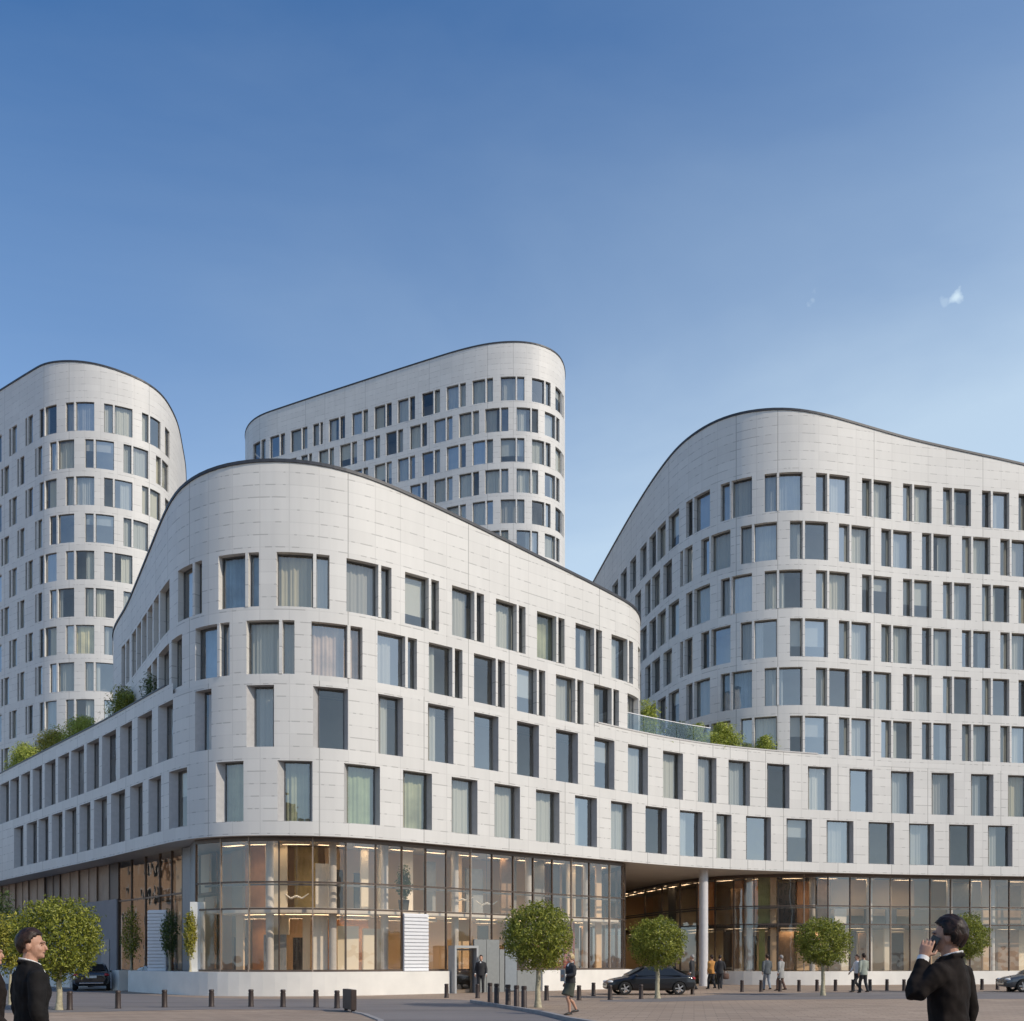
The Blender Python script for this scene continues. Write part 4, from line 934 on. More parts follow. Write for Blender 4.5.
# glass balustrade on the terrace edge
a, b = POD.at_px(629), POD.at_px(712); pm = POD.P((a+b)/2)
t = thing('glass_balustrade', 'low clear glass balustrade along the right roof terrace edge', 'balustrade', (pm.x, pm.y, ZP))
N = 5
for k in range(N):
    bm = bmesh.new(); ribbon(bm, POD, a+(b-a)*k/N+0.02, a+(b-a)*(k+1)/N-0.02, -0.12, ZP+0.09, ZP+0.95, 0.4, 0.02); obj('glass_pane', bm, M['rail_glass'], t, world=True)
bm = bmesh.new(); ribbon(bm, POD, a, b, -0.10, ZP+0.95, ZP+0.99, 0.4, 0.06); obj('top_rail', bm, M['louvre'], t, world=True)
bm = bmesh.new(); ribbon(bm, POD, a, b, -0.10, ZP+0.076, ZP+0.10, 0.4, 0.06); obj('base_channel', bm, M['louvre'], t, world=True)
# slim white sign frame at the gap of the plinth
p = GA(121.7, 988.5); t = thing('sign_post', 'thin white post with two short arms beside the gap in the plinth', 'post', (p[0], p[1], 0))
hh = z_at(915.5, p[1])
bm = bmesh.new(); add_tube(bm, [(0, 0, 0), (0, 0, hh)], 0.035, 10); obj('pole', bm, M['whitemetal'], t, smooth=40)
for zz in (hh-0.05, z_at(951, p[1])):
    bm = bmesh.new(); add_tube(bm, [(0.02, 0, zz), (0.42, -0.03, zz)], 0.028, 8); obj('arm', bm, M['whitemetal'], t, smooth=40)

# pendant lamps and a mezzanine plant seen behind the glass
for lab, px, py, off in (('white wing shaped pendant lamp behind the glass right of the rounded corner', 292, 896, -1.6), ('white pendant lamp behind the glass above the entrance doors', 478, 899, -1.2), ('small white pendant lamp behind the glass left of the tree by the kerb', 500, 903, -1.0)):
    s = G1.at_px(px); p = G1.P(s, off); z = z_at(py, p.y)
    t = thing('pendant_lamp', lab, 'lamp', (p.x, p.y, z), 'pendant lamps behind the glass')
    for sgn in (-1, 1):
        bm = bmesh.new(); add_tube(bm, [(0, 0, 0), (0.25*sgn, 0, -0.10), (0.52*sgn, 0, 0.10)], [(0.09, 0.05), (0.12, 0.04), (0.02, 0.02)], 12); obj('lamp_shade', bm, M['whitemetal'], t, smooth=60)
    top = ZC if py < 880 else 3.5 if z < 3.5 else ZC
    bm = bmesh.new(); add_tube(bm, [(0, 0, 0.02), (0, 0, top-z)], 0.008, 6); obj('cord', bm, M['frame'], t)
s = G1.at_px(417); p = G1.P(s, -1.1)
t = thing('potted_plant', 'dark green potted plant on the mezzanine above the white louvre panel', 'plant', (p.x, p.y, 3.72))
bm = bmesh.new(); cyl(bm, (0, 0, 0), 0.2, 0.5, 16, 0.26); obj('pot', bm, M['pot'], t, smooth=40)
bm = bmesh.new(); add_tube(bm, [(0, 0, 0.45), (0.02, 0, 1.0), (0, 0.02, 1.6)], [0.03, 0.025, 0.01], 8); obj('stem', bm, M['bark'], t)
c = obj('foliage', leaf_mesh('foliage', 900, ball(0.34, 0.75, 5, 0.2, 0.3), 0.14, M['leaf_d'], 90), M['leaf_d'], t); c.location = (0, 0, 1.25)
# ------------------------------------------------------------------ people
def fused(name, build, voxel, mat, parent, smooth=2, wrinkle=0.0, seed=0, fscale=9.0):
    """overlapping closed shapes fused into one continuous surface"""
    bm = bmesh.new(); build(bm); bmesh.ops.recalc_face_normals(bm, faces=bm.faces)
    me = bpy.data.meshes.new('tmp'); bm.to_mesh(me); bm.free()
    o = bpy.data.objects.new('tmp', me); COL.objects.link(o)
    m = o.modifiers.new('r', 'REMESH'); m.mode = 'VOXEL'; m.voxel_size = voxel
    if smooth: m2 = o.modifiers.new('s', 'SMOOTH'); m2.factor = 0.5; m2.iterations = smooth
    dg = bpy.context.evaluated_depsgraph_get(); dg.update()
    r = bpy.data.meshes.new_from_object(o.evaluated_get(dg))
    bpy.data.objects.remove(o); bpy.data.meshes.remove(me)
    if wrinkle:
        nn = [v.normal.copy() for v in r.vertices]
        for v, n_ in zip(r.vertices, nn):
            p = v.co; q = Vector((p.x*fscale+seed, p.y*fscale, p.z*fscale*0.8+p.x*3))
            v.co = p+n_*(noise.noise(q)*wrinkle+noise.noise(q*2.7)*wrinkle*0.4)
    r.name = name
    for p in r.polygons: p.use_smooth = True
    return obj(name, r, mat, parent)

def person(label, loc, yaw, height=1.77, outfit=None, pose=None, det=0.02, head_yaw=0.0, group=None):
    o_ = dict(jacket='suit', legs='suit', hair='hair_dark', style='short', shirt=True, skirt=False, coat_len=0.80, skin='skin'); o_.update(outfit or {})
    J = dict(sh=0.19, eL=(-.25, -.03, 1.13), wL=(-.27, .05, .88), eR=(.25, -.03, 1.13), wR=(.27, .05, .88), kL=(-.10, .02, .50), aL=(-.10, -.02, .09), kR=(.10, .02, .50), aR=(.10, -.02, .09),
             hL=None, hR=None, lean=0.0)
    J.update(pose or {})
    t = thing('person', label, 'person', (*loc, 0), group, yaw)
    sc_ = height/1.775; V3 = Vector
    hr = Matrix.Rotation(head_yaw, 3, 'Z'); piv = V3((0, -.01, 1.52)); mats = []
    def HD(p): return piv+hr @ (V3(p)-piv)
    fine = det < 0.015
    def hand(bm, W, D, N, side, curl=0.5):
        W, D, N = V3(W), V3(D).normalized(), V3(N); N = (N-D*N.dot(D)).normalized(); S = D.cross(N)*side
        add_tube(bm, [W-D*.03, W+D*.02, W+D*.06, W+D*.095], [(.024, .030), (.018, .036), (.017, .043), (.013, .040)], 10, up=N)
        if not fine:
            add_tube(bm, [W+D*.08, W+D*.13+N*.02, W+D*.16+N*.05], [(.012, .036), (.011, .033), (.009, .024)], 8, up=N); return
        for k, (of, L) in enumerate(((.034, .070), (.0115, .080), (-.0115, .076), (-.034, .060))):
            b = W+D*.085+S*of; c1 = curl*(0.7+0.12*k); d1 = (D*math.cos(c1)+N*math.sin(c1)+S*of*1.6).normalized(); c2 = c1*1.9; d2 = (D*math.cos(c2)+N*math.sin(c2)+S*of*1.2).normalized()
            add_tube(bm, [b-D*.02, b+d1*L*.45, b+d1*L*.45+d2*L*.35, b+d1*L*.45+d2*L*.55], [.0095, .0088, .008, .0055], 8)
        b = W+D*.025+S*.030; d1 = (D*.6+S*.75+N*.25).normalized(); d2 = (D*.9+S*.2+N*.5).normalized()
        add_tube(bm, [b-S*.012, b+d1*.042, b+d1*.042+d2*.03, b+d1*.042+d2*.042], [.0125, .0105, .009, .006], 8)
    def body(bm):
        q = lambda c, r: add_ell(bm, HD(c), r, hr, 18)
        q((0, -.012, 1.672), (.076, .096, .103)); q((0, .03, 1.615), (.062, .068, .088)); q((0, .052, 1.57), (.044, .046, .036))
        q((0, .088, 1.668), (.045, .018, .016)); q((.03, .062, 1.615), (.026, .030, .03)); q((-.03, .062, 1.615), (.026, .030, .03)); q((0, .082, 1.588), (.024, .020, .012)); q((0, .078, 1.555), (.022, .022, .017))
        add_tube(bm, [HD((0, .085, 1.66)), HD((0, .108, 1.632)), HD((0, .114, 1.617)), HD((0, .094, 1.606))], [.009, .0125, .0165, .011], 8)
        for s in (-1, 1): q((s*.079, -.008, 1.63), (.010, .022, .032))
        add_tube(bm, [(0, -.018, 1.40), (0, -.016, 1.48), HD((0, -.005, 1.58))], [.066, .060, .058], 12)
        add_tube(bm, [(0, 0, .90), (0, 0, 1.1), (0, .005, 1.3), (0, -.01, 1.43)], [(.14, .10), (.13, .095), (.16, .10), (.09, .07)], 14)
        for s, e, w, h in ((-1, J['eL'], J['wL'], J['hL']), (1, J['eR'], J['wR'], J['hR'])):
            e, w = V3(e), V3(w); s0_ = V3((s*(J['sh']-.01), -.01, 1.405)); eb = e.lerp((s0_+w)/2, .16); add_tube(bm, [(s*.12, -.01, 1.40), s0_, eb, w], [.05, .05, .034, .026], 10)
            D, N = (h if h else ((w-e)+V3((0, .02, -.02)), (-s, .2, 0))); hand(bm, w, D, N, -s if h is None else s*1, J.get('curlL' if s < 0 else 'curlR', .5))
        for s, k, a in ((-1, J['kL'], J['aL']), (1, J['kR'], J['aR'])):
            k, a = V3(k), V3(a); add_tube(bm, [(s*.085, 0, .95), (s*.092, .005, .80), k, (k+a)/2+V3((0, -.025 if o_['skirt'] else 0, .05)), a], [.088, .083, .053, .050, .036] if o_['skirt'] else [.07, .06, .04, .032, .03], 10)
            add_tube(bm, [a+V3((0, -.04, -.04)), a+V3((0, .06, -.055)), a+V3((0, .15, -.07))], [.032, .032, .022], 8)
    fused('body', body, max(det*0.55, 0.0055) if fine else det*0.7, M[o_['skin']], t, 2)
    # clothes
    jm = M[o_['jacket']]; zl = o_['coat_len']
    def jacket(bm):
        add_tube(bm, [(0, -.005, zl), (0, -.005, .97), (0, 0, 1.10), (0, .004, 1.25), (0, -.002, 1.36), (0, -.012, 1.43), (0, -.022, 1.495)],
                 [(.198, .136), (.186, .130), (.174, .121), (.194, .132), (.202, .128), (.160, .104), (.082, .080)], 20)
        for s, e, w in ((-1, J['eL'], J['wL']), (1, J['eR'], J['wR'])):
            e, w = V3(e), V3(w); a = V3((s*.10, -.012, 1.395)); b = V3((s*(J['sh']-.012), -.012, 1.388)); w2 = e+(w-e)*.93
            m_ = (b.lerp(e, .86)+e.lerp(w2, .14))/2; add_tube(bm, [a, b, b.lerp(e, .5), b.lerp(e, .86), m_.lerp(e, .55), e.lerp(w2, .16), e.lerp(w2, .55), w2], [.072, .078, .069, .063, .062, .060, .053, .047], 14)
        if fine:
            add_tube(bm, [(-.078, .02, 1.49), (-.066, -.06, 1.508), (0, -.102, 1.518), (.066, -.06, 1.508), (.078, .02, 1.49)], [.016]*5, 8)
            for s in (-1, 1): add_tube(bm, [(s*.078, .02, 1.49), (s*.075, .085, 1.40), (s*.04, .126, 1.28), (s*.01, .128, 1.14)], [(.02, .012), (.034, .012), (.034, .011), (.012, .01)], 8)
    fused('jacket', jacket, det, jm, t, 2, 0.013 if fine else 0.0, len(label))
    if o_['shirt']:
        def collar(bm):
            add_tube(bm, [(0, .062, 1.475), (.044, .042, 1.490), (.065, -.02, 1.515), (.045, -.070, 1.530), (0, -.086, 1.536), (-.045, -.070, 1.530), (-.065, -.02, 1.515), (-.044, .042, 1.490), (0, .062, 1.475)], [(.008, .020)]*9, 8, up=(0, 0, 1))
            add_tube(bm, [(0, .062, 1.475), (0, .092, 1.42), (0, .112, 1.30)], [(.035, .012), (.050, .014), (.02, .01)], 10)
        fused('shirt_collar', collar, det*0.55, M['shirt'], t, 1)
        for s, e, w in ((-1, J['eL'], J['wL']), (1, J['eR'], J['wR'])):
            e, w = V3(e), V3(w); d = (w-e).normalized(); bm = bmesh.new(); add_tube(bm, [w-d*.035, w+d*.010], [.041, .040], 14); obj('shirt_cuff', bm, M['shirt'], t, smooth=50)
    lm = M[o_['legs']]
    if o_['skirt']:
        def sk(bm):
            kl, kr = V3(J['kL']), V3(J['kR']); m = (kl+kr)/2
            add_tube(bm, [(0, 0, 1.02), (0, 0, .90), (m.x*.5, m.y*.5, .72), (m.x, m.y, .56)], [(.15, .11), (.185, .13), (.185, .15), (.175, .155+abs(kl.y-kr.y)*.35)], 18)
        fused('skirt', sk, det, lm, t, 2)
    else:
        def tr(bm):
            add_tube(bm, [(0, 0, 1.04), (0, 0, .93), (0, 0, .84)], [(.15, .105), (.168, .115), (.15, .11)], 16)
            for s, k, a in ((-1, J['kL'], J['aL']), (1, J['kR'], J['aR'])):
                k, a = V3(k), V3(a); add_tube(bm, [(s*.085, 0, .93), (s*.092, .003, .78), k, a+V3((0, 0, -.03))], [.098, .092, .072, .060], 12)
        fused('trousers', tr, det, lm, t, 2, 0.006 if fine else 0.0, 3)
    for s, a in ((-1, V3(J['aL'])), (1, V3(J['aR']))):
        bm = bmesh.new(); add_tube(bm, [a+V3((0, -.07, -.045)), a+V3((0, -.05, -.035)), a+V3((0, .05, -.04)), a+V3((0, .13, -.058)), a+V3((0, .19, -.068))], [(.02, .03), (.036, .042), (.036, .046), (.026, .046), (.012, .022)], 12, up=(0, 0, 1)); obj('shoe', bm, M['shoe'], t, smooth=60)
    # hair: a cap over the skull with a hairline
    def hair(bm):
        k = 22 if fine else 14
        big = o_['style'] == 'full'; c = V3((0, -.014, 1.668)); R = V3((.089, .112, .122))*(1.05 if big else 1.0)
        r_ = bmesh.ops.create_uvsphere(bm, u_segments=k*2, v_segments=k, radius=1.0)
        kill = []
        for v in r_['verts']:
            d = v.co.copy(); y, z = d.y, d.z
            line = (0.44 if y > .62 else .44-(.62-y)*1.1 if y > .34 else -.42 if y > .16 else (-.10 if y > -.12 else -.42-(-.12-y)*.9))
            if o_['style'] == 'long': line = 0.40 if y > .55 else -.75
            if o_['style'] == 'full': line = 0.42 if y > .62 else (.42-(.62-y)*1.1 if y > .34 else -.40 if y > .16 else (-.20 if y > -.10 else -.60-(-.10-y)*.6))
            if o_['style'] == 'hat': line = 0.15
            if z < line: kill.append(v)
            L = noise.noise(V3((d.x*9, d.y*3, d.z*9)))*.035+noise.noise(d*3)*.05
            L += noise.noise(V3((d.x*5+7, d.y*2, d.z*4)))*(.09 if big else .03); f = (1+L+(.05*max(0, z)*max(0, y+.6)))*(1.0 if z > -.3 else 1.0-(-.3-z)*.10)
            v.co = HD(c+V3((d.x*R.x*f, d.y*R.y*f, d.z*R.z*f)))
        bmesh.ops.delete(bm, geom=kill, context='VERTS')
        rim_ = [e for e in bm.edges if e.is_boundary]
        r2 = bmesh.ops.extrude_edge_only(bm, edges=rim_); cc = HD(c)
        for v in [g for g in r2['geom'] if isinstance(g, bmesh.types.BMVert)]: v.co = cc+(v.co-cc)*.86
    bm = bmesh.new(); hair(bm); obj('hair', bm, M[o_['hair']], t, smooth=0)
    if fine:
        for s in (-1, 1):
            bm = bmesh.new(); add_ell(bm, HD((s*.031, .0855, 1.644)), (.006, .0045, .004), hr, 10); obj('eye', bm, M['eye'], t, smooth=0)
            bm = bmesh.new(); add_tube(bm, [HD((s*.014, .106, 1.668)), HD((s*.034, .098, 1.672)), HD((s*.052, .078, 1.664))], [.0028, .0032, .002], 6); obj('eyebrow', bm, M[o_['hair']], t)
        bm = bmesh.new(); add_tube(bm, [HD((-.024, .094, 1.586)), HD((0, .104, 1.588)), HD((.024, .094, 1.586))], [.003, .005, .003], 6); obj('lips', bm, M['brown_cloth'], t)
    t.scale = (sc_, sc_, sc_)
    return t
def px_loc(px, d): return at(px, d)
D2R = math.radians
person('man in a black suit seen from the side, beside the large clipped tree', px_loc(31.5, 8.05), D2R(-44), 1.745, dict(hair='hair_dark'),
       dict(eR=(.26, -.06, 1.12), wR=(.24, .06, .88), eL=(-.25, -.02, 1.13), wL=(-.25, .10, .9)), 0.011, D2R(-34))
person('man in a dark suit cut by the left edge of the picture', px_loc(-9.5, 9.1), D2R(-70), 1.68, dict(hair='hair_dark', jacket='suit_brown', legs='suit_brown'),
       dict(eR=(.26, .0, 1.12), wR=(.22, .16, .95)), 0.011, D2R(-10))
pm = person('man in a black suit seen from behind, holding a phone to his left ear', px_loc(948.5, 7.1), D2R(43), 1.80, dict(hair='hair_black', style='full', jacket='suit_brown', legs='suit_brown'),
       dict(eL=(-.335, .10, 1.225), wL=(-.176, .100, 1.49), hL=((.036, -.022, .130), (.9, .3, -.1)), curlL=.34, eR=(.255, -.05, 1.13), wR=(.27, .03, .88)), 0.011, D2R(16))
# phone held at his ear
ph = thing('phone', 'black phone held to the ear of the man seen from behind', 'phone', (0, 0, 0))
rm = Matrix.Rotation(D2R(43), 4, 'Z'); hp = Vector((-.106, .066, 1.588))*(1.80/1.775); ph.location = Vector((*px_loc(948.5, 7.1), 0))+(rm @ hp)
ph.rotation_euler = (D2R(28), D2R(6), D2R(43+8))
bm = bmesh.new(); add_box(bm, (0, 0, 0), (.008, .060, .125), 0, .003); obj('case', bm, M['phone'], ph)
bm = bmesh.new(); add_box(bm, (.0052, 0, .004), (.0015, .053, .105)); obj('screen', bm, M['carglass'], ph)

walk = dict(kL=(-.09, .20, .52), aL=(-.09, .26, .10), kR=(.09, .02, .49), aR=(.09, -.26, .16), eL=(-.25, -.10, 1.15), wL=(-.25, -.02, .90), eR=(.25, .06, 1.14), wR=(.24, .22, .95))
stride = dict(kL=(-.085, .14, .51), aL=(-.085, .16, .09), kR=(.085, -.02, .50), aR=(.085, -.20, .13), eL=(-.24, -.08, 1.14), wL=(-.24, .0, .89), eR=(.24, .05, 1.13), wR=(.23, .20, .93))
wd = 1500/55.0
person('blond woman in a black jacket and dark skirt walking across the paving', px_loc(570.5, wd), D2R(118), 1.68, dict(jacket='dark_cloth', legs='green_cloth', hair='hair_blond', style='long', skirt=True, coat_len=.92),
       dict(kL=(-.08, .16, .50), aL=(-.07, .07, .09), kR=(.08, .05, .50), aR=(.07, -.24, .15), eL=(-.23, .02, 1.16), wL=(-.10, .22, 1.14), eR=(.23, -.06, 1.15), wR=(.26, .02, .92), sh=.175), 0.014)
w3 = Matrix.Rotation(D2R(118), 4, 'Z') @ Vector((-.02, .27, 1.14))
fo = thing('folder', 'grey folder carried by the walking blond woman', 'folder', Vector((*px_loc(570.5, wd), 0))+w3*(1.68/1.775), None, D2R(118))
bm = bmesh.new(); add_box(bm, (0, 0, 0), (.24, .02, .31), 0, .006); obj('cover', bm, M['greydoor'], fo)
bm = bmesh.new(); add_box(bm, (0.003, 0, 0.0), (.238, .012, .318)); obj('paper', bm, M['shirt'], fo)
person('person in dark clothes standing beside the glass entrance portal', px_loc(481, 45.5), D2R(170), 1.72, dict(jacket='dark_cloth', legs='dark_cloth', shirt=True), None, 0.022)
person('grey haired person in a dark coat walking behind the tail of the dark car', px_loc(692, 49), D2R(60), 1.76, dict(jacket='dark_cloth', legs='dark_cloth', hair='hair_grey', coat_len=.6), stride, 0.022)
person('person in an orange jacket beside the round column', px_loc(711.5, 51.5), D2R(25), 1.76, dict(jacket='orange_cloth', legs='dark_cloth', hair='hair_dark', shirt=False), stride, 0.022)
p8 = person('person in black with a brown bag, right of the orange jacket', px_loc(720, 51.0), D2R(-20), 1.75, dict(jacket='dark_cloth', legs='dark_cloth', hair='hair_black'), stride, 0.022)
bx, by = px_loc(720, 51.0); bg_ = thing('shoulder_bag', 'brown bag carried by the person in black near the round column', 'bag', (bx+.30, by-.02, .68))
bm = bmesh.new(); add_tube(bm, [(0, 0, -.16), (0, 0, -.12), (0, 0, .08), (0, 0, .14)], [(.10, .04), (.17, .075), (.16, .06), (.13, .03)], 14); obj('bag_body', bm, M['brown_cloth'], bg_, smooth=60)
bm = bmesh.new(); add_tube(bm, [(-.10, 0, .12), (-.08, 0, .25), (0, 0, .31), (.08, 0, .25), (.10, 0, .12)], .012, 8); obj('handle', bm, M['brown_cloth'], bg_, smooth=60)
person('person in a slate blue jacket and pale jeans behind the bollard row', px_loc(767, 49.5), D2R(10), 1.78, dict(jacket='slate_cloth', legs='denim', hair='hair_dark', shirt=False), stride, 0.022)
person('person in a grey coat and brown trousers beside the slate blue jacket', px_loc(781, 48.6), D2R(40), 1.74, dict(jacket='grey_cloth', legs='brown_cloth', hair='hair_grey', coat_len=.62), stride, 0.022)
person('person in a white shirt and dark trousers left of the sage jacket', px_loc(857, 46.2), D2R(100), 1.74, dict(jacket='shirt', legs='dark_cloth', hair='hair_black', shirt=False, coat_len=.9), walk, 0.022)
person('person in a sage green jacket and dark trousers by the bollard row', px_loc(863.5, 45.4), D2R(15), 1.80, dict(jacket='sage_cloth', legs='dark_cloth', hair='hair_dark', shirt=False), stride, 0.022)

# ------------------------------------------------------------------ cars
def car(label, loc, yaw, paint, scale=1.0, hatch=False, group='parked cars'):
    t = thing('parked_car', label, 'car', (*loc, 0), group, yaw); t.scale = (scale, scale, scale)
    low = [(-2.25, .42, .80, .66), (-2.17, .30, .93, .79), (-1.8, .25, 1.0, .87), (-1.2, .23, .97, .905), (0, .21, .94, .915), (.9, .22, .93, .905), (1.4, .23, .88, .88), (1.9, .25, .78, .83), (2.15, .28, .68, .74), (2.25, .36, .58, .60)]
    cab = [(-1.85, .97, .76, .80), (-1.10, 1.37, .60, .82), (-.35, 1.455, .60, .83), (.25, 1.43, .60, .83), (1.20, .93, .74, .80)]
    if hatch: cab = [(-2.1, .97, .76, .80), (-1.65, 1.37, .62, .82), (-.5, 1.46, .60, .83), (.25, 1.43, .60, .83), (1.20, .93, .74, .80)]
    def shell(bm):
        def loft(secs):
            R = [[bm.verts.new(p) for p in s] for s in secs]; n = len(R[0])
            for a, b in zip(R, R[1:]):
                for k in range(n): bm.faces.new((a[k], a[(k+1) % n], b[(k+1) % n], b[k]))
            bm.faces.new(R[0]); bm.faces.new(list(reversed(R[-1])))
        def sec(h): return [( *p,) for p in h]+[(p[0], -p[1], p[2]) for p in reversed(h) if abs(p[1]) > 1e-6]
        loft([sec([(x, 0.0, zb), (x, w*.86, zb), (x, w*.97, zb+.12), (x, w, zb+(zt-zb)*.5), (x, w*.965, zt-.10), (x, w*.86, zt-.015), (x, w*.5, zt+.012), (x, 0.0, zt+.02)]) for x, zb, zt, w in low])
        loft([sec([(x, 0.0, .72), (x, wb, .72), (x, wb, .92), (x, (wb*.25+wt*.75), max(.93, zr-.10)), (x, wt*.86, max(.94, zr-.02)), (x, wt*.4, max(.95, zr+.012)), (x, 0.0, max(.955, zr+.018))]) for x, zr, wt, wb in cab])
    b = fused('body', shell, 0.026, paint, t, 3)
    # wheel arches cut into the body
    bm = bmesh.new()
    for wx in (-1.36, 1.38):
        for s in (-1, 1): bmesh.ops.create_cone(bm, cap_ends=True, segments=28, radius1=.37, radius2=.37, depth=.36, matrix=Matrix.Translation((wx, s*.83, .33)) @ Matrix.Rotation(PI/2, 4, 'X'))
    me = bpy.data.meshes.new('cut'); bm.to_mesh(me); bm.free(); c = bpy.data.objects.new('cut', me); COL.objects.link(c)
    c.parent = t
    md = b.modifiers.new('b', 'BOOLEAN'); md.object = c; md.operation = 'DIFFERENCE'; md.solver = 'EXACT'
    dg = bpy.context.evaluated_depsgraph_get(); dg.update(); r = bpy.data.meshes.new_from_object(b.evaluated_get(dg)); b.modifiers.clear(); b.data = r; b.data.materials.clear(); b.data.materials.append(paint)
    for p in r.polygons: p.use_smooth = True
    r.set_sharp_from_angle(angle=math.radians(40)); bpy.data.objects.remove(c)
    for wx in (-1.36, 1.38):
        for s in (-1, 1):
            bm = bmesh.new(); n = 28; prof = [(.20, -.10), (.30, -.10), (.325, -.06), (.33, 0), (.325, .06), (.30, .10), (.20, .10)]
            rows = [[bm.verts.new((r_*math.cos(2*PI*k/n), y, r_*math.sin(2*PI*k/n))) for k in range(n)] for r_, y in prof]
            for a, q in zip(rows, rows[1:]+[rows[0]]):
                for k in range(n): bm.faces.new((a[k], a[(k+1) % n], q[(k+1) % n], q[k]))
            bmesh.ops.recalc_face_normals(bm, faces=bm.faces)
            w = obj('wheel', bm, M['tyre'], t, smooth=40); w.location = (wx, s*.80, .33)
            bm = bmesh.new(); cyl(bm, (0, 0, -.02), .06, .05, 16)
            for k in range(5):
                a = 2*PI*k/5; add_box(bm, (math.cos(a)*.125, math.sin(a)*.125, .0), (.19, .06, .04), a)
            add_tube(bm, [(math.cos(2*PI*k/24)*.21, math.sin(2*PI*k/24)*.21, 0) for k in range(25)], .014, 6, up=(0, 0, 1))
            bmesh.ops.transform(bm, matrix=Matrix.Rotation(-s*PI/2, 4, 'X'), verts=bm.verts); bmesh.ops.translate(bm, vec=(0, s*.085, 0), verts=bm.verts)
            obj('rim', bm, M['rim'], w, smooth=30)
    def glass(nm, quads):
        bm = bmesh.new()
        for q in quads: bm.faces.new([bm.verts.new(p) for p in q])
        bmesh.ops.remove_doubles(bm, verts=bm.verts, dist=.001); bmesh.ops.solidify(bm, geom=bm.faces[:], thickness=.012); bmesh.ops.recalc_face_normals(bm, faces=bm.faces)
        obj(nm, bm, M['carglass'], t)
    (x0, z0, w0, _), (x1, z1, w1, _), (x2, z2, w2, _), (x3, z3, w3_, _), (x4, z4, w4, _) = cab
    def mixp(a, b, f): return tuple(a[i]+(b[i]-a[i])*f for i in range(3))
    for s in (-1, 1):
        yb, yt = .842, .675
        glass('side_window', [[(x0*.55+x1*.45, s*yb, .97), (-.22, s*yb, .965), (-.25, s*yt, z2-.09), (x1+.06, s*yt, z1-.075)]])
        glass('side_window', [[(-.14, s*yb, .965), (x4-.28, s*yb, .955), (x3+.05, s*yt, z3-.085), (-.17, s*yt, z2-.088)]])
        bm = bmesh.new(); add_ell(bm, (x4-.38, s*.97, .98), (.06, .10, .065)); obj('mirror', bm, paint, t, smooth=0)
        bm = bmesh.new(); add_ell(bm, (2.06, s*.62, .66), (.16, .17, .075)); obj('headlight', bm, M['headlight'], t, smooth=0)
        bm = bmesh.new(); add_ell(bm, (-2.12, s*.68, .82), (.11, .17, .085)); obj('tail_light', bm, M['redlight'], t, smooth=0)
    o = .02
    glass('windscreen', [[(x4-.06+o, -.70, z4+.06+o), (x4-.06+o, .70, z4+.06+o), (x3+.06+o, .53, z3-.02+o), (x3+.06+o, -.53, z3-.02+o)]])
    glass('rear_window', [[(x0+.10-o, .66, z0+.06+o), (x0+.10-o, -.66, z0+.06+o), (x1-.06-o, -.53, z1-.02+o), (x1-.06-o, .53, z1-.02+o)]])
    bm = bmesh.new(); add_box(bm, (-2.245, 0, .72), (.03, .50, .12), 0, .006); obj('number_plate', bm, M['plate'], t)
    bm = bmesh.new(); add_box(bm, (-2.2, 0, .40), (.10, 1.15, .05), 0, .01); obj('bumper_trim', bm, M['chrome'], t)
    bm = bmesh.new(); add_box(bm, (2.22, 0, .52), (.06, .80, .12), 0, .01); obj('grille', bm, M['frame'], t)
    return t
d = 43.5
car('dark saloon car parked broadside behind the round tree in front of the entrance passage', at(648.5, d), PI+0.10, M['carblue'], 0.86)
car('black car seen from behind, parked in the gap of the white plinth', (at(92, 50.2)[0], 50.2), D2R(112), M['carblack'], 0.95)
car('grey car cut by the right edge of the picture', at(1046, 46.8), PI-0.15, M['cargrey'], 0.9, True)
s_ = POD.at_px(126); pp = POD.P(s_, -1.75); nn = POD.N(s_)
car('silver car mostly hidden behind the white plinth of the left wing', (pp.x-0.4, pp.y+0.4), math.atan2(nn.y, nn.x)+PI/2, M['carsilver'], 0.85)
# ------------------------------------------------------------------ the far side of the square, seen mirrored in the storefront glass
def stone_house(label, x0, x1, y, depth, hgt, mat, cols, floors, rz=0.0):
    w = x1-x0; cx = (x0+x1)/2; t = thing('stone_building', label, 'building', (cx, y, 0), 'houses across the square', rz)
    bm = bmesh.new(); add_box(bm, (0, -depth/2, hgt/2), (w, depth, hgt)); add_box(bm, (0, 0.12, hgt-0.3), (w+0.3, 0.5, 0.5)); add_box(bm, (0, 0.08, 4.0), (w+0.1, 0.3, 0.3)); obj('wall', bm, mat, t)
    fh = (hgt-4.6)/floors
    for c in range(cols):
        x = -w/2+w*(c+0.5)/cols
        for f in range(floors+1):
            z = 0.4 if f == 0 else 4.4+fh*(f-1)+0.5; hh = 3.1 if f == 0 else fh*0.62
            bm = bmesh.new(); frame_ring(bm, w/cols*0.56, hh, 0.14, 0.12); local(bm, (x, 0.06, z), 0); fr_ = obj('window', bm, M['soffit'], t)
            bm = bmesh.new(); add_box(bm, (x, 0.02, z+hh/2), (w/cols*0.52, 0.05, hh-0.06)); obj('pane', bm, M['carglass'], fr_)
stone_house('beige stone house across the square, opposite the rounded corner', -30, -6, -34, 12, 20, M['stone'], 7, 3)
stone_house('brown stone house across the square, opposite the entrance', -5, 17, -36, 12, 18, M['stone_b'], 6, 4)
stone_house('pale beige stone house across the square, opposite the right block', 18, 48, -34, 12, 21, M['stone'], 8, 3)
stone_house('brown stone house across the street from the left wing', -12, 14, 0, 12, 13, M['stone_b'], 7, 3, 0)
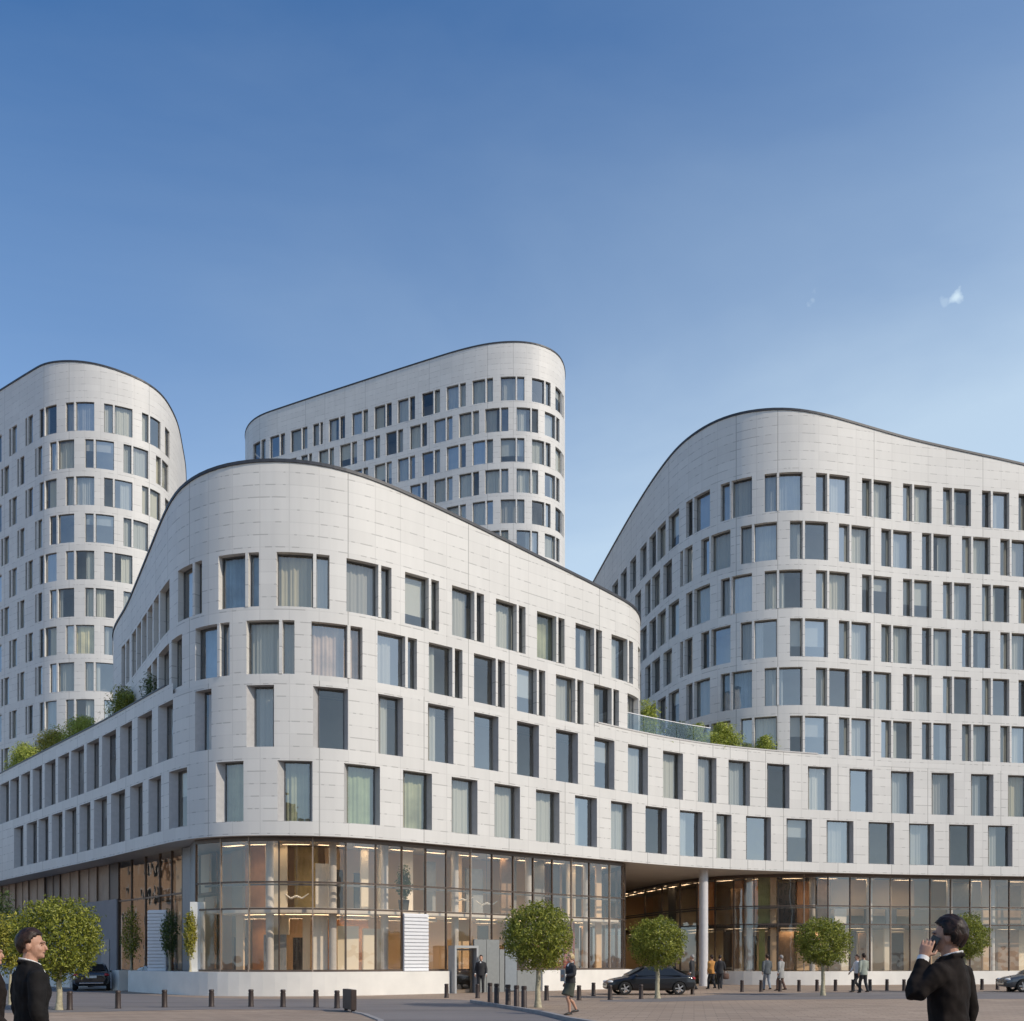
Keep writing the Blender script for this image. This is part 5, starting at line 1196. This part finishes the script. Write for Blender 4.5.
bpy.data.objects[[o.name for o in COL.objects if o.get('label', '').endswith('from the left wing')][0]].location = (-74, 77, 0)
bpy.data.objects[[o.name for o in COL.objects if o.get('label', '').endswith('from the left wing')][0]].rotation_euler = (0, 0, math.radians(-120))
# ------------------------------------------------------------------ camera, sun, sky
cam = bpy.data.cameras.new('camera'); co = bpy.data.objects.new('camera', cam); COL.objects.link(co)
co.location = (0, 0, H); co.rotation_euler = (PI/2, 0, 0)
cam.sensor_width = 36; cam.lens = 36*F/1024; cam.shift_y = (CY-510.5)/1024; cam.clip_end = 5000; cam.clip_start = 0.1
scene.camera = co
EL = math.radians(35); SH = Vector((0.86, -0.51)).normalized()
SUN = Vector((SH.x*math.cos(EL), SH.y*math.cos(EL), math.sin(EL)))
sl = bpy.data.lights.new('sun', 'SUN'); so = bpy.data.objects.new('sun', sl); COL.objects.link(so)
sl.energy = 2.7; sl.angle = math.radians(0.53); sl.color = (1.0, 0.885, 0.73)
so.rotation_euler = (-SUN).to_track_quat('-Z', 'Y').to_euler(); so.location = (60, -60, 60)
w = bpy.data.worlds.new('World'); scene.world = w; w.use_nodes = True
nt = w.node_tree; nt.nodes.clear()
out = nt.nodes.new('ShaderNodeOutputWorld'); bg = nt.nodes.new('ShaderNodeBackground')
sky = nt.nodes.new('ShaderNodeTexSky'); sky.sky_type = 'NISHITA'; sky.sun_disc = False
sky.sun_elevation = EL; sky.sun_rotation = math.atan2(SH.x, SH.y)
sky.air_density = 1.0; sky.dust_density = 0.6; sky.ozone_density = 5.0; sky.altitude = 50
bg.inputs['Strength'].default_value = 0.14
def wn(t, **kw):
    nd = nt.nodes.new('ShaderNode'+t)
    for k, v in kw.items(): setattr(nd, k, v)
    return nd
def wm(op, a, b=None, c=None):
    nd = wn('Math', operation=op)
    for i, v in enumerate((a, b, c)):
        if v is None: continue
        if isinstance(v, (int, float)): nd.inputs[i].default_value = v
        else: nt.links.new(v, nd.inputs[i])
    return nd.outputs[0]
# a thin pale veil of haze and cirrus, thickest low in the sky and towards the sun side
tc = wn('TexCoord'); sp = wn('SeparateXYZ'); nt.links.new(tc.outputs['Generated'], sp.inputs[0])
h_ = wm('SUBTRACT', sp.outputs[2], wm('MULTIPLY', sp.outputs[0], 0.24))
nz = wn('TexNoise'); nz.inputs['Scale'].default_value = 2.2; nz.inputs['Detail'].default_value = 6; nz.inputs['Roughness'].default_value = 0.55; nz.inputs['Distortion'].default_value = 0.4
mp = wn('Mapping'); mp.inputs['Scale'].default_value = (0.8, 0.8, 2.2); mp.inputs['Rotation'].default_value = (0, 0.35, 0.2)
nt.links.new(tc.outputs['Generated'], mp.inputs[0]); nt.links.new(mp.outputs[0], nz.inputs['Vector'])
h_ = wm('ADD', h_, wm('MULTIPLY', wm('SUBTRACT', nz.outputs['Fac'], 0.5), -0.22))
rp = wn('ValToRGB'); e = rp.color_ramp.elements
stops = [(0.0, .78), (.36, .64), (.43, .44), (.50, .28), (.60, .15), (.76, .0)]
while len(e) < len(stops): e.new(0.5)
for i, (p_, v_) in enumerate(stops): e[i].position = p_; e[i].color = (v_, v_, v_, 1)
nt.links.new(h_, rp.inputs[0]); veil = rp.outputs[0]
# two small scraps of cloud
def scrap(px, py, rad, amt, veil):
    v = Vector(((px-CX)/F, 1, (CY-py)/F)).normalized()
    n2 = wn('TexNoise'); n2.inputs['Scale'].default_value = 85; n2.inputs['Detail'].default_value = 4; nt.links.new(tc.outputs['Generated'], n2.inputs['Vector'])
    ds = wn('VectorMath', operation='DISTANCE'); nt.links.new(tc.outputs['Generated'], ds.inputs[0]); ds.inputs[1].default_value = v
    q = wm('ADD', wm('DIVIDE', ds.outputs['Value'], rad), wm('MULTIPLY', wm('SUBTRACT', n2.outputs['Fac'], 0.5), 2.0))
    mr = wn('MapRange', interpolation_type='SMOOTHSTEP'); nt.links.new(q, mr.inputs[0])
    for i, x_ in enumerate((1.2, 0.0, 0.0, amt)): mr.inputs[i+1].default_value = x_
    return wm('MAXIMUM', veil, wm('MULTIPLY', mr.outputs[0], 1.0))
veil = scrap(957, 296, 0.0085, 0.85, veil); veil = scrap(944, 302, 0.0095, 0.50, veil); veil = scrap(811, 299, 0.0105, 0.56, veil)
mx = wn('Mix', data_type='RGBA'); nt.links.new(veil, mx.inputs[0]); hs_ = wn('HueSaturation'); hs_.inputs['Saturation'].default_value = 1.17; nt.links.new(sky.outputs[0], hs_.inputs['Color']); nt.links.new(hs_.outputs[0], mx.inputs[6]); mx.inputs[7].default_value = (4.5, 5.45, 6.05, 1)
nt.links.new(mx.outputs[2], bg.inputs[0]); nt.links.new(bg.outputs[0], out.inputs[0])
scene.render.engine = 'CYCLES'
scene.cycles.use_denoising = True
scene.cycles.max_bounces = 8; scene.cycles.diffuse_bounces = 4; scene.cycles.glossy_bounces = 4; scene.cycles.transparent_max_bounces = 12
scene.cycles.caustics_reflective = False; scene.cycles.caustics_refractive = False
scene.cycles.sample_clamp_indirect = 6
scene.view_settings.view_transform = 'Standard'; scene.view_settings.look = 'None'
scene.view_settings.exposure = 0.25; scene.view_settings.gamma = 1.0
